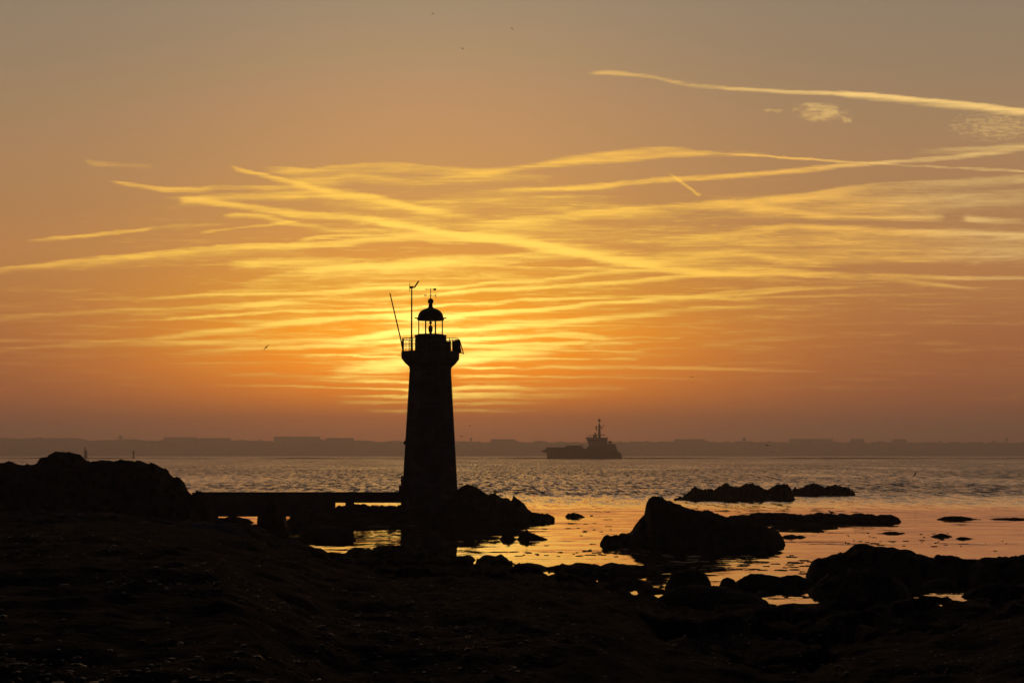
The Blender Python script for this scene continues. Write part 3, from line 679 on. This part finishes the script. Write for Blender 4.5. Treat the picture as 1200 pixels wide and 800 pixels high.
weed_patch(755, 800, 676, 690, 14, 0.05, 0.25)
weed_patch(870, 960, 684, 700, 14, 0.05, 0.2)
tag(mb.build('drifting_weed', M['weed'], smooth=True), 'dark flecks of seaweed drifting on the calm water', 'seaweed', kind='stuff')


# ------------------------------------------------------------------ sky
# Everything here is laid out by direction (azimuth, elevation), at infinity.
SUN_PX = (506, 412)
w = bpy.data.worlds.new('World'); sc.world = w; w.use_nodes = True
nt = w.node_tree; N = nt.nodes; L = nt.links
bg = N['Background']
def put(v, sock):
    if hasattr(v, 'is_linked'): L.new(v, sock)
    elif isinstance(v, (tuple, list)): sock.default_value = v if len(sock.default_value) == len(v) else tuple(v) + (1,)
    else:
        try: sock.default_value = v
        except (TypeError, ValueError): sock.default_value = (v,) * len(sock.default_value)
def m1(op, *a, clamp=False):
    n = N.new('ShaderNodeMath'); n.operation = op; n.use_clamp = clamp
    for i, v in enumerate(a): put(v, n.inputs[i])
    return n.outputs[0]
def v3(op, *a, out=0):
    n = N.new('ShaderNodeVectorMath'); n.operation = op
    for i, v in enumerate(a): put(v, n.inputs[i])
    return n.outputs[1] if out else n.outputs[0]
def ramp(fac, stops, interp='LINEAR'):
    n = N.new('ShaderNodeValToRGB'); cr = n.color_ramp; cr.interpolation = interp
    while len(cr.elements) < len(stops): cr.elements.new(0.5)
    for e, (p, c) in zip(cr.elements, stops): e.position = p; e.color = (*c, 1)
    L.new(fac, n.inputs[0]); return n.outputs[0]
def mixc(fac, a, b, mode='MIX'):
    n = N.new('ShaderNodeMix'); n.data_type = 'RGBA'; n.blend_type = mode
    put(fac, n.inputs[0]); put(a, n.inputs[6]); put(b, n.inputs[7]); return n.outputs[2]
def smooth(v, a, b):
    n = N.new('ShaderNodeMapRange'); n.interpolation_type = 'SMOOTHSTEP'
    put(v, n.inputs[0]); n.inputs[1].default_value = a; n.inputs[2].default_value = b; return n.outputs[0]
def nz(vec, sx, sy, sz=0.0, detail=5, rough=0.6, distort=0.0, off=(0,0,0)):
    mp = N.new('ShaderNodeMapping'); mp.inputs['Scale'].default_value = (sx, sy, 1); mp.inputs['Location'].default_value = off; mp.inputs['Rotation'].default_value = (0, 0, sz)
    n = N.new('ShaderNodeTexNoise'); n.inputs['Scale'].default_value = 1; n.inputs['Detail'].default_value = detail; n.inputs['Roughness'].default_value = rough; n.inputs['Distortion'].default_value = distort
    L.new(vec, mp.inputs[0]); L.new(mp.outputs[0], n.inputs['Vector']); return n
tc = N.new('ShaderNodeTexCoord')
sp = N.new('ShaderNodeSeparateXYZ'); L.new(tc.outputs['Generated'], sp.inputs[0])
DX, DY, DZ = sp.outputs
yy = m1('MAXIMUM', DY, 0.03)
S = m1('MULTIPLY', m1('DIVIDE', DX, yy), F)          # right of the view axis, in 1/2239 rad
T = m1('MULTIPLY', m1('DIVIDE', m1('MAXIMUM', DZ, 0.0), yy), F)   # above the horizon
cx = N.new('ShaderNodeCombineXYZ'); L.new(S, cx.inputs[0]); L.new(T, cx.inputs[1]); ST = cx.outputs[0]
sunS, sunT = sky_xy(*SUN_PX)
def TT(y): return sky_xy(600, y)[1]

# distance from the sun, wide ellipse
ds = m1('SUBTRACT', S, sunS); dt = m1('SUBTRACT', T, sunT)
def ell(a, b, ds=ds, dt=dt):
    return m1('SQRT', m1('ADD', m1('POWER', m1('ABSOLUTE', m1('MULTIPLY', ds, 1.0/a)), 2.0), m1('POWER', m1('ABSOLUTE', m1('MULTIPLY', dt, 1.0/b)), 2.0)))
# clear sky: a warm column over the sun, duller to both sides
def G(y): return min(1.0, max(0.0, TT(y) / 900.0))
Tn = m1('MULTIPLY', T, 1/900.0)
BOOST = {490: 1.05, 476: 1.12, 460: 1.25, 430: 1.4, 390: 1.4, 340: 1.08}
def stops(lst, b={}): return sorted([(G(y), tuple(v * b.get(y, 1.0) for v in lin(c))) for y, c in lst])
mid = ramp(Tn, stops([(533,(172,95,64)),(505,(208,112,62)),(490,(196,106,52)),(476,(224,122,38)),(460,(243,132,22)),(430,(254,143,4)),(390,(254,156,9)),(340,(246,162,42)),(290,(234,160,72)),(240,(218,156,84)),(190,(206,152,94)),(130,(196,148,102)),(70,(180,146,108)),(10,(166,142,112)),(-150,(126,118,108))], BOOST))
side = ramp(Tn, stops([(533,(118,76,58)),(505,(126,80,58)),(470,(150,88,58)),(430,(164,98,60)),(390,(172,106,64)),(340,(185,123,72)),(290,(187,131,80)),(240,(178,130,86)),(190,(174,132,92)),(130,(164,132,98)),(70,(154,130,102)),(10,(148,128,106)),(-150,(120,112,104))]))
r_side = m1('POWER', 2.7183, m1('MULTIPLY', m1('POWER', m1('ABSOLUTE', m1('MULTIPLY', ds, 1/330.0)), 2.0), -1.0))
base = mixc(r_side, side, mid)

# wisps: low frequency waver of the cloud field plus fine fibres
wn = nz(ST, 0.008, 0.045, detail=6, rough=0.7)

fib = nz(ST, 0.0085, 0.17, sz=R(2.5), detail=5, rough=0.66, distort=0.35, off=(3, 5, 0)).outputs['Fac']
fib3 = nz(ST, 0.045, 0.42, sz=R(-2), detail=3, rough=0.7, distort=0.4, off=(13, 2, 0)).outputs['Fac']
wob = m1('MULTIPLY_ADD', m1('SUBTRACT', fib3, 0.5), 2.5, m1('MULTIPLY', m1('SUBTRACT', wn.outputs['Fac'], 0.5), 11.0))
fib2 = nz(ST, 0.013, 0.15, sz=R(-7), detail=5, rough=0.7, distort=0.6, off=(31, 9, 0)).outputs['Fac']
Tw = m1('ADD', T, wob)
u = m1('MULTIPLY_ADD', S, 1/1600.0, 0.5)
vv = m1('MULTIPLY', Tw, 1/700.0)

STREAKS = [
 (2,2.8,[(380,471.5,.0),(430,470.5,.3),(480,471,.45),(540,472.5,.4),(600,471.5,.25),(690,472,.0)]),
 (2.5,3,[(420,481,.0),(480,480.5,.3),(540,481,.3),(610,482,.15),(650,482,.0)]),
 (1.8,2,[(180,425,.0),(260,425,.25),(340,424,.3),(420,425,.35),(450,425,.0)]),
 (2,2.2,[(255,440,.0),(320,439,.25),(390,441,.3),(450,442,.35),(500,442,.0)]),
 (1.6,2,[(560,441,.5),(620,441.5,.35),(700,442,.3),(780,443,.2),(840,443,.0)]),
 (2.2,3,[(28,281.5,.0),(45,280.8,.55),(80,278,.7),(110,275,.75),(140,271.5,.75),(165,269.5,.7),(185,267,.3),(240,264,.2),(300,262,.0)]),  # (width above, width below, [(x, y, strength), ...]) traced from the cirrus and contrails
 (3,3,[(690,84.5,.1),(720,86,.5),(760,90,.35),(800,98,.45),(860,103,.45),(920,107,.55),(985,109,.6),(1045,113,.7),(1100,119,.7),(1200,129,.8),(1290,138,.7)]),
 (3.5,7,[(970,108.5,.1),(1000,110,.55),(1045,114,.75),(1080,118,.8),(1120,122,.7),(1200,130,.75),(1290,138,.6)]),
 (4,4,[(560,202,.2),(600,198,.65),(640,193,.75),(690,189,.75),(740,185.5,.75),(800,182,.65),(860,180,.55),(900,181,.0)]),
 (4,5,[(625,191,.1),(660,186.5,.5),(700,182,.55),(750,177,.6),(790,175,.55),(816,176,.0)]),
 (1.6,1.6,[(855,179.5,.4),(880,181.5,.85),(960,187.5,.8),(1020,191.5,.7),(1060,194.5,.6),(1120,196.8,.65),(1200,200.5,.65),(1290,205,.5)]),
 (3,4,[(575,224,.1),(600,222.5,.5),(640,221,.65),(700,217,.75),(760,212,.8),(800,210,.85),(860,205,.8),(920,200,.7),(980,195,.7),(1040,190.5,.65),(1080,187,.6),(1120,183,.6),(1160,178.5,.55),(1200,174.5,.5),(1290,165,.4)]),
 (4,5,[(1060,180,.0),(1110,175.5,.25),(1150,174,.35),(1200,171.5,.4),(1290,166,.3)]),
 (2.4,2.4,[(779,200,.0),(786,205.5,.35),(795,212,.9),(806,219.5,.95),(816,227,.9),(819,229,.0)]),
 (3,9,[(555,262,.3),(600,258,.7),(650,253,.75),(700,248,.8),(750,244,.8),(800,240,.65),(830,238,.6),(880,235,.55),(940,228.5,.5),(1000,220,.45),(1050,215.5,.4),(1100,213,.4),(1150,210,.45),(1200,206.5,.45),(1290,200,.3)]),
 (2.5,6,[(98,186,.0),(108,189.5,.4),(130,192,.25),(170,194,.2),(185,194,.0)]),
 (2.5,3.5,[(110,208,.0),(125,211,.12),(148,216,.6),(170,218.5,.75),(200,222,.85),(225,222,.8),(260,220,.55),(300,219.5,.5),(345,219,.2),(360,219,.0)]),
 (4,6,[(211,233.5,.0),(222,233,.75),(250,236,.8),(280,241,.85),(320,247,.85),(360,250.5,.8),(400,253,.8),(440,257,.9),(470,262,.95),(500,268,1),(540,275,1),(600,281,.85),(650,290,.85),(700,300,.8),(750,307,.7),(800,316,.6),(860,322,.45),(920,326,.0)]),
 (4,7,[(218,231.5,.2),(260,230,.5),(300,229.5,.55),(340,228,.6),(380,224,.7),(430,229,.85),(470,238,.9),(500,246,.85),(530,249,.3),(560,250,.0)]),
 (3,4,[(262,253.5,.0),(280,252.5,.7),(300,253,.65),(330,259,.5),(370,266,.4),(420,272,.3),(450,275,.0)]),
 (1.8,1.8,[(235,272.5,.0),(265,269,.6),(300,265,.65),(330,261.5,.6),(350,259,.2),(360,258,.0)]),
 (2.5,4.5,[(271,195,.0),(278,197,.85),(300,203,.85),(320,208,.8),(340,212,.75),(370,220,.6),(400,226,.0)]),
 (3,11,[(300,196,.0),(330,197,.35),(360,198,.55),(400,195.5,.5),(450,192.5,.45),(500,196,.45),(560,199,.35),(600,200,.0)]),
 (5,9,[(340,212,.0),(370,212,.55),(420,207,.4),(480,212,.35),(540,208,.5),(600,207,.4),(650,207,.0)]),
 (2.5,6,[(-90,329,.3),(0,316.5,.5),(40,311.5,.6),(100,303.5,.6),(160,298.5,.6),(220,292.5,.65),(260,288,.75),(300,286,.8),(350,285.5,.8),(400,283,.85),(440,279,.9),(480,277.5,.9),(520,279.5,1),(560,279,.95),(600,283,.9),(640,288,.85),(680,296,.8),(720,305,.75),(760,311,.7),(800,318,.6),(860,325,.0)]),
 (3,14,[(20,316,.0),(80,309,.25),(160,301,.3),(240,295,.3),(320,290,.3),(380,288,.0)]),
 (1.8,3,[(343,282,.0),(375,277.5,.7),(400,275.5,.75),(440,275,.75),(480,274.5,.7),(520,275,.8),(560,272,.5),(600,270,.0)]),
 (2.5,4,[(425,254,.0),(442,257,.7),(455,261,1),(475,265,1),(490,268,1),(520,274,1),(560,276,.9),(600,279,.5),(640,284,.0)]),
 (6,9,[(265,310,.0),(290,309,.55),(330,307.5,.7),(370,305.5,.6),(420,308,.4),(470,312,.3),(520,314,.0)]),
 (4,11,[(280,334,.0),(310,327,.3),(350,318,.4),(400,312,.45),(430,311,.5),(480,306.5,.75),(520,303.5,.9),(560,302,.85),(600,299.5,.75),(640,296,.6),(690,290,.0)]),
 (2,2.5,[(570,312,.3),(600,313,.6),(640,314,.75),(700,315,.75),(760,316,.7),(800,316.5,.65),(860,322,.55),(900,325,.4),(950,329,.0)]),
 (2,3.5,[(130,352,.0),(200,348,.25),(240,345.5,.5),(300,344,.6),(350,343,.65),(400,341,.75),(440,337.5,.8),(480,337,.9),(540,336,.9),(580,331,.85),(640,327,.8),(690,321.5,.75),(740,318,.5),(790,316,.0)]),
 (2,3.5,[(440,350,.3),(480,347.5,.9),(520,344.5,1),(560,341,1),(610,338,1),(660,335,.9),(700,332,.85),(760,327,.8),(800,324,.7),(850,320,.45),(900,317,.0)]),
 (1.8,2,[(100,377,.0),(150,375,.25),(200,373,.4),(250,369.5,.65),(300,366.5,.7),(350,363.5,.75),(400,363,.8),(450,362.5,.85),(500,359.5,.95),(540,357,1),(580,355,1),(620,351.5,.85),(680,349,.75),(740,347.5,.65),(800,348.5,.55),(860,349.5,.4),(930,348,.3),(1000,346.5,.35),(1060,345,.3),(1120,344,.2),(1180,343,.0)]),
 (2.5,3.5,[(480,373,.6),(520,371,1),(560,367,1),(590,363.5,1),(620,362,1),(660,358.5,.85),(700,355,.8),(740,352.5,.7),(790,349,.6),(840,343.5,.5),(900,339.5,.5),(970,336.5,.4),(1010,335,.0)]),
 (3,4.5,[(0,410,.2),(60,405,.25),(140,400,.3),(200,393.5,.45),(250,387.5,.7),(300,382.5,.8),(350,377,.95),(400,373.5,1),(440,371.5,1),(480,369,1),(520,368,.5),(550,367,.0)]),
 (4,4.5,[(120,404,.0),(180,402,.25),(250,401,.5),(300,400.5,.55),(340,398.5,.7),(390,400,.9),(430,395.5,1),(470,389.5,1),(520,386.5,1),(560,384,1),(600,381,.95),(650,378,.85),(700,373.5,.75),(740,369.5,.65),(800,364.5,.5),(860,360,.35),(920,356,.0)]),
 (2.5,3.5,[(180,414,.0),(240,411.5,.4),(280,408.5,.65),(320,407.5,.7),(370,405.5,.9),(420,403,1),(470,399,1),(530,398.5,1),(580,395.5,1),(620,393.5,.9),(660,391.5,.7),(700,394,.45),(715,396,.0)]),
 (1.6,1.6,[(350,417,.0),(378,416.5,.7),(400,416.3,.95),(430,417.5,.85),(470,418,.9),(500,417,.6),(540,416,.0)]),
 (8,8,[(385,437,.0),(410,433,.5),(430,431,.8),(450,429,1),(480,426,1),(500,424,1),(540,420.5,1),(570,417,1),(605,413.5,.95),(635,411.5,.55),(665,409,.0)]),
 (2.2,2.2,[(500,406,1),(530,405.5,1),(560,406,.9),(620,403,.85),(660,402,.7),(690,400,.0)]),
 (1.5,1.6,[(560,421,.3),(600,420.5,.6),(680,420.3,.6),(700,420.5,.2),(714,421,.55),(740,420.3,.5),(750,420,.0)]),
 (1.6,1.8,[(600,411.5,.2),(640,410,.6),(690,410,.5),(735,411,.4),(760,411,.0)]),
 (1.5,1.6,[(640,394,.2),(680,396,.6),(720,396.5,.5),(760,395.5,.25),(785,397,.35),(800,396,.0)]),
 (1.5,1.8,[(690,402.5,.0),(715,402,.4),(735,402,.35),(745,402,.0)]),
 (2,2.5,[(540,430,.5),(575,430.5,1),(600,430,.8),(612,432,.3),(625,430.5,.4),(650,429.5,.6),(690,430,.65),(740,430,.55),(800,430.5,.45),(860,432,.35),(930,434,.15),(980,435,.0)]),
 (1.5,1.8,[(240,451,.0),(290,452,.35),(330,452,.45),(400,453,.45),(450,455.5,.55),(480,456.5,.7),(500,457,.3),(520,457,.0)]),
 (2.2,2.6,[(320,447,.0),(380,446,.3),(430,446,.45),(480,447,.6),(500,447,.0)]),
 (3,3.5,[(505,457,.9),(530,456,.9),(560,452.5,.85),(600,453.5,.6),(640,455,.45),(700,454.5,.35),(740,455,.0)]),
 (4,5,[(505,464,.8),(530,463.5,.8),(560,463,.65),(600,462.5,.45),(660,462.5,.25),(720,463,.0)]),
 (2,2.5,[(390,464,.0),(430,463.5,.35),(478,464.5,.65),(500,465,.0)]),
 (4,6,[(800,279,.2),(840,276,.45),(880,271,.5),(930,264.5,.5),(1000,268.5,.6),(1060,271.5,.6),(1150,274.5,.55),(1200,276.5,.5),(1290,280,.3)]),
 (12,18,[(820,238,.0),(880,240,.4),(950,238,.5),(1020,235,.5),(1080,235,.45),(1150,232,.35),(1200,230,.3),(1290,230,.1)]),
 (20,24,[(760,292,.0),(850,290,.3),(950,286,.4),(1050,284,.38),(1150,286,.35),(1200,287,.3),(1290,290,.1)]),
 (4,5,[(860,248,.0),(900,247,.5),(950,251,.45),(1010,255,.4),(1080,254.5,.4),(1110,254,.0)]),
 (5,5,[(1128,255,.0),(1140,257,.55),(1160,259,.4),(1185,259.5,.35),(1210,260,.0)]),
 (3,3,[(880,313,.4),(930,318,.45),(980,322,.4),(1050,324,.5),(1120,325,.5),(1200,326.5,.5),(1290,328,.3)]),
 (3,3.5,[(860,324,.5),(900,321,.6),(940,322,.55),(990,324,.4),(1040,327,.4),(1090,332,.4),(1130,338,.25),(1160,341,.0)]),
 (2,2.5,[(740,353,.3),(800,350,.45),(850,346,.5),(900,342.5,.6),(960,338.5,.45),(1000,336.5,.3),(1050,334,.0)]),
 (5,6,[(770,300,.0),(820,300,.4),(860,296.5,.35),(930,304.5,.4),(1000,305,.3),(1080,302,.25),(1150,300,.2),(1230,300,.0)]),
 (10,9,[(560,274,.0),(600,280,.5),(660,292,.55),(720,301,.6),(780,308,.55),(840,313,.45),(900,317,.3),(960,320,.0)]),
 (3,4,[(0,373,.25),(60,369,.3),(120,365,.35),(180,362,.4),(240,360,.5),(300,357,.6),(350,352,.55),(400,350,.4),(450,350,.0)]),
 (2,2,[(0,399,.2),(80,399,.2),(150,400,.2),(210,401,.25),(260,403,.2),(300,404,.0)]),
 (14,16,[(270,225,.0),(330,222,.1),(400,232,.2),(480,245,.25),(560,235,.3),(640,240,.3),(700,245,.25),(780,258,.15),(860,262,.0)]),
 (14,14,[(330,262,.0),(380,262,.12),(450,268,.2),(520,266,.35),(600,266,.35),(660,272,.3),(720,275,.25),(800,283,.15),(850,285,.0)]),
 (22,30,[(240,345,.0),(320,340,.12),(400,330,.2),(480,325,.3),(560,322,.22),(620,325,.15),(700,330,.1),(800,335,.0)]),
 (30,40,[(330,385,.0),(400,385,.1),(460,385,.2),(520,385,.25),(560,385,.2),(620,385,.12),(700,380,.05),(780,375,.0)]),
]
def curve3(streaks, what):
    n = N.new('ShaderNodeRGBCurve'); mp = n.mapping; mp.extend = 'HORIZONTAL'; mp.use_clip = False
    for ch in range(3):
        c = mp.curves[ch]
        if ch < len(streaks):
            pts = []
            for x, y, a in streaks[ch][2]:
                s_, t_ = sky_xy(x, y); a = min(1.0, a * 1.5) if (x < 340 and y > 335) or (x > 640 and y > 385) else a; pts.append((s_ / 1600.0 + 0.5, t_ / 700.0 if what == 'c' else a))
        else: pts = [(0, 0), (1, 0)]
        if what == 'a':
            if pts[0][1] > 0: pts.insert(0, (pts[0][0] - 0.02, 0.0))
            if pts[-1][1] > 0: pts.append((pts[-1][0] + 0.02, 0.0))
        while len(c.points) < len(pts): c.points.new(0.5, 0.5)
        for p_, q in zip(c.points, pts): p_.location = q; p_.handle_type = 'AUTO_CLAMPED'
    mp.update(); cb = N.new('ShaderNodeCombineXYZ')
    for i in range(3): L.new(u, cb.inputs[i])
    L.new(cb.outputs[0], n.inputs['Color']); return n.outputs[0]
total = None
order = sorted(STREAKS, key=lambda q: -q[0])
for i in range(0, len(order), 3):
    g3 = order[i:i+3]
    iu = tuple(700.0 / (q[0] * 1.75) for q in g3) + (1,) * (3 - len(g3))
    il = tuple(-700.0 / (q[1] * 1.75) for q in g3) + (-1,) * (3 - len(g3))
    c = curve3(g3, 'c')
    d = v3('SUBTRACT', vv, c)
    dn = v3('MAXIMUM', v3('MULTIPLY', d, iu), v3('MULTIPLY', d, il))
    q = v3('MAXIMUM', v3('MULTIPLY_ADD', dn, v3('MULTIPLY', dn, -1.0), 1.0), 0.0)
    q = v3('MULTIPLY', q, q); q = v3('MULTIPLY', q, q)
    a = v3('DOT_PRODUCT', q, curve3(g3, 'a'), out=1)
    total = a if total is None else m1('ADD', total, a)
# fibrous break up of the streaks
tex = m1('MULTIPLY_ADD', m1('SUBTRACT', fib, 0.5), 3.2, m1('MULTIPLY_ADD', m1('SUBTRACT', fib2, 0.5), 2.4, 1.05))
# thin veil of fine level fibres inside the cloud zone
cS, cT = sky_xy(640, 318)
er = ell(700, 150, m1('SUBTRACT', S, cS), m1('SUBTRACT', T, cT))
veil = m1('MULTIPLY', m1('SUBTRACT', 1.0, smooth(er, 0.45, 1.05)), m1('MULTIPLY', smooth(m1('MAXIMUM', fib, fib2), 0.50, 0.74), smooth(wn.outputs['Fac'], 0.34, 0.6)))
total = m1('MULTIPLY', total, m1('MAXIMUM', m1('MULTIPLY', tex, m1('MULTIPLY_ADD', wn.outputs['Fac'], 1.3, 0.4)), 0.1))
total = m1('MULTIPLY_ADD', veil, 0.62, total)
lowv = m1('MULTIPLY', smooth(T, TT(505), TT(440)), m1('SUBTRACT', 1.0, smooth(T, TT(370), TT(310))))
total = m1('MULTIPLY_ADD', m1('MULTIPLY', smooth(fib, 0.42, 0.72), lowv), 0.30, total)
ero = m1('MULTIPLY_ADD', fib3, 0.9, m1('MULTIPLY', fib2, 0.7))
total = m1('MULTIPLY', m1('MAXIMUM', m1('SUBTRACT', total, m1('MULTIPLY', smooth(ero, 0.55, 1.15), 0.18)), 0.0), 1.32)
# little puffs and the mottled patch, upper right
def puff(x, y, rx, ry, amp, sx, sy, lo, hi, off):
    s0, t0 = sky_xy(x, y)
    e = ell(rx, ry, m1('SUBTRACT', S, s0), m1('SUBTRACT', T, t0))
    n_ = nz(ST, sx, sy, detail=3, rough=0.6, off=off).outputs['Fac']
    return m1('MULTIPLY', smooth(m1('SUBTRACT', n_, m1('MULTIPLY', m1('POWER', e, 2.0), 0.28)), lo, hi), amp)
for a in ((962, 131, 34, 13, .75, 0.05, 0.12, 0.22, 0.62, (2, 4, 0)), (995, 140, 10, 6, .4, 0.1, 0.2, 0.3, 0.5, (7, 1, 0)), (907, 129.5, 14, 4, .4, 0.06, 0.2, 0.3, 0.5, (5, 6, 0)),
          (1170, 149, 70, 21, .5, 0.11, 0.32, 0.26, 0.70, (1, 8, 0))):
    total = m1('ADD', total, puff(*a))
cov = m1('SUBTRACT', 1.0, m1('POWER', 2.7183, m1('MULTIPLY', total, -1.25)))
rn = m1('MULTIPLY', ell(700, 380), 1.0)
cc = ramp(rn, [(0.0, (1.9, 1.18, 0.23)), (0.09, (1.5, 0.95, 0.155)), (0.2, (1.28, 0.80, 0.12)), (0.32, (1.16, 0.72, 0.115)), (0.5, (1.06, 0.61, 0.09)), (0.7, (0.97, 0.52, 0.09)), (0.85, (0.93, 0.50, 0.105)), (1.0, (0.90, 0.57, 0.19))])
low = m1('SUBTRACT', 1.0, smooth(T, TT(470), TT(365)))
cc = mixc(m1('MULTIPLY', low, smooth(m1('ABSOLUTE', ds), 40, 220)), cc, (0.90, 0.33, 0.045))
sidec = smooth(m1('ABSOLUTE', ds), 180, 520)
cc = mixc(m1('MULTIPLY', m1('MULTIPLY', sidec, m1('SUBTRACT', 1.0, smooth(T, TT(400), TT(290)))), 0.75), cc, (0.60, 0.26, 0.07))
cc = v3('MULTIPLY', cc, m1('MULTIPLY_ADD', cov, 0.34, 0.84))
skyc = mixc(cov, base, cc)
# the hot heart of the sunset, seen through the thin cloud
hot = m1('POWER', 2.7183, m1('MULTIPLY', m1('POWER', ell(105, 62), 2.0), -1.0))
skyc = mixc(m1('MULTIPLY', hot, m1('MULTIPLY_ADD', m1('POWER', cov, 2.0), 0.95, 0.02)), skyc, (2.4, 1.65, 0.36))
# away from the sunset the sky is already dim: darker overhead and behind
elev = m1('SUBTRACT', 1.0, smooth(DZ, 0.25, 0.58))
away = smooth(DY, 0.15, 0.85)
fade = m1('MULTIPLY', elev, away)
nish = N.new('ShaderNodeTexSky'); nish.sky_type = 'NISHITA'; nish.sun_disc = False
sun_dir = Vector(ray(*SUN_PX)).normalized()
nish.sun_elevation = math.asin(sun_dir.z); nish.sun_rotation = math.atan2(sun_dir.x, sun_dir.y)
nish.air_density = 1.5; nish.dust_density = 3.0
dusk = v3('MULTIPLY', nish.outputs[0], DUSK)
skyc = mixc(fade, (0.005, 0.006, 0.010), skyc)
fin_ = v3('MULTIPLY_ADD', skyc, 10.0, dusk)
L.new(fin_, bg.inputs['Color']); bg.inputs['Strength'].default_value = 0.1

# the low sun behind the tower, veiled by cloud
sd = bpy.data.lights.new('sun', 'SUN'); sd.energy = SUN_E; sd.angle = R(40.0); sd.color = (1.0, 0.44, 0.19)
so = bpy.data.objects.new('sun', sd); col.objects.link(so)
so.rotation_euler = sun_dir.to_track_quat('Z', 'Y').to_euler(); so.location = (0, 0, 60)

# ------------------------------------------------------------------ haze over the water
def haze_box():
    m = bpy.data.materials.new('haze_air'); m.use_nodes = True; n = m.node_tree.nodes; l = m.node_tree.links
    n.remove(n['Principled BSDF'])
    v = n.new('ShaderNodeVolumePrincipled'); v.inputs['Color'].default_value = (*HAZE_C, 1)
    v.inputs['Density'].default_value = HAZE_D; v.inputs['Anisotropy'].default_value = HAZE_G
    l.new(v.outputs[0], n['Material Output'].inputs['Volume'])
    o = MB().box(SEA_X0 - 20, SEA_X1 + 20, SEA_Y0 - 20, SEA_Y1 + 60, -3.2, 118).build('haze', m)
    tag(o, 'thin evening haze over the estuary', 'haze', kind='stuff')
haze_box()

vs_ = sc.view_settings; vs_.view_transform = 'Standard'; vs_.look = 'None'; vs_.exposure = 0.0; vs_.gamma = 1.0; vs_.use_curve_mapping = False
sc.display_settings.display_device = 'sRGB'
sc.cycles.use_adaptive_sampling = True; sc.cycles.adaptive_threshold = 0.01; sc.cycles.adaptive_min_samples = 8
sc.cycles.use_denoising = DENOISE
sc.cycles.max_bounces = 6; sc.cycles.volume_bounces = 1; sc.cycles.transparent_max_bounces = 16
sc.cycles.caustics_reflective = False; sc.cycles.caustics_refractive = False
sc.cycles.sample_clamp_indirect = 4.0
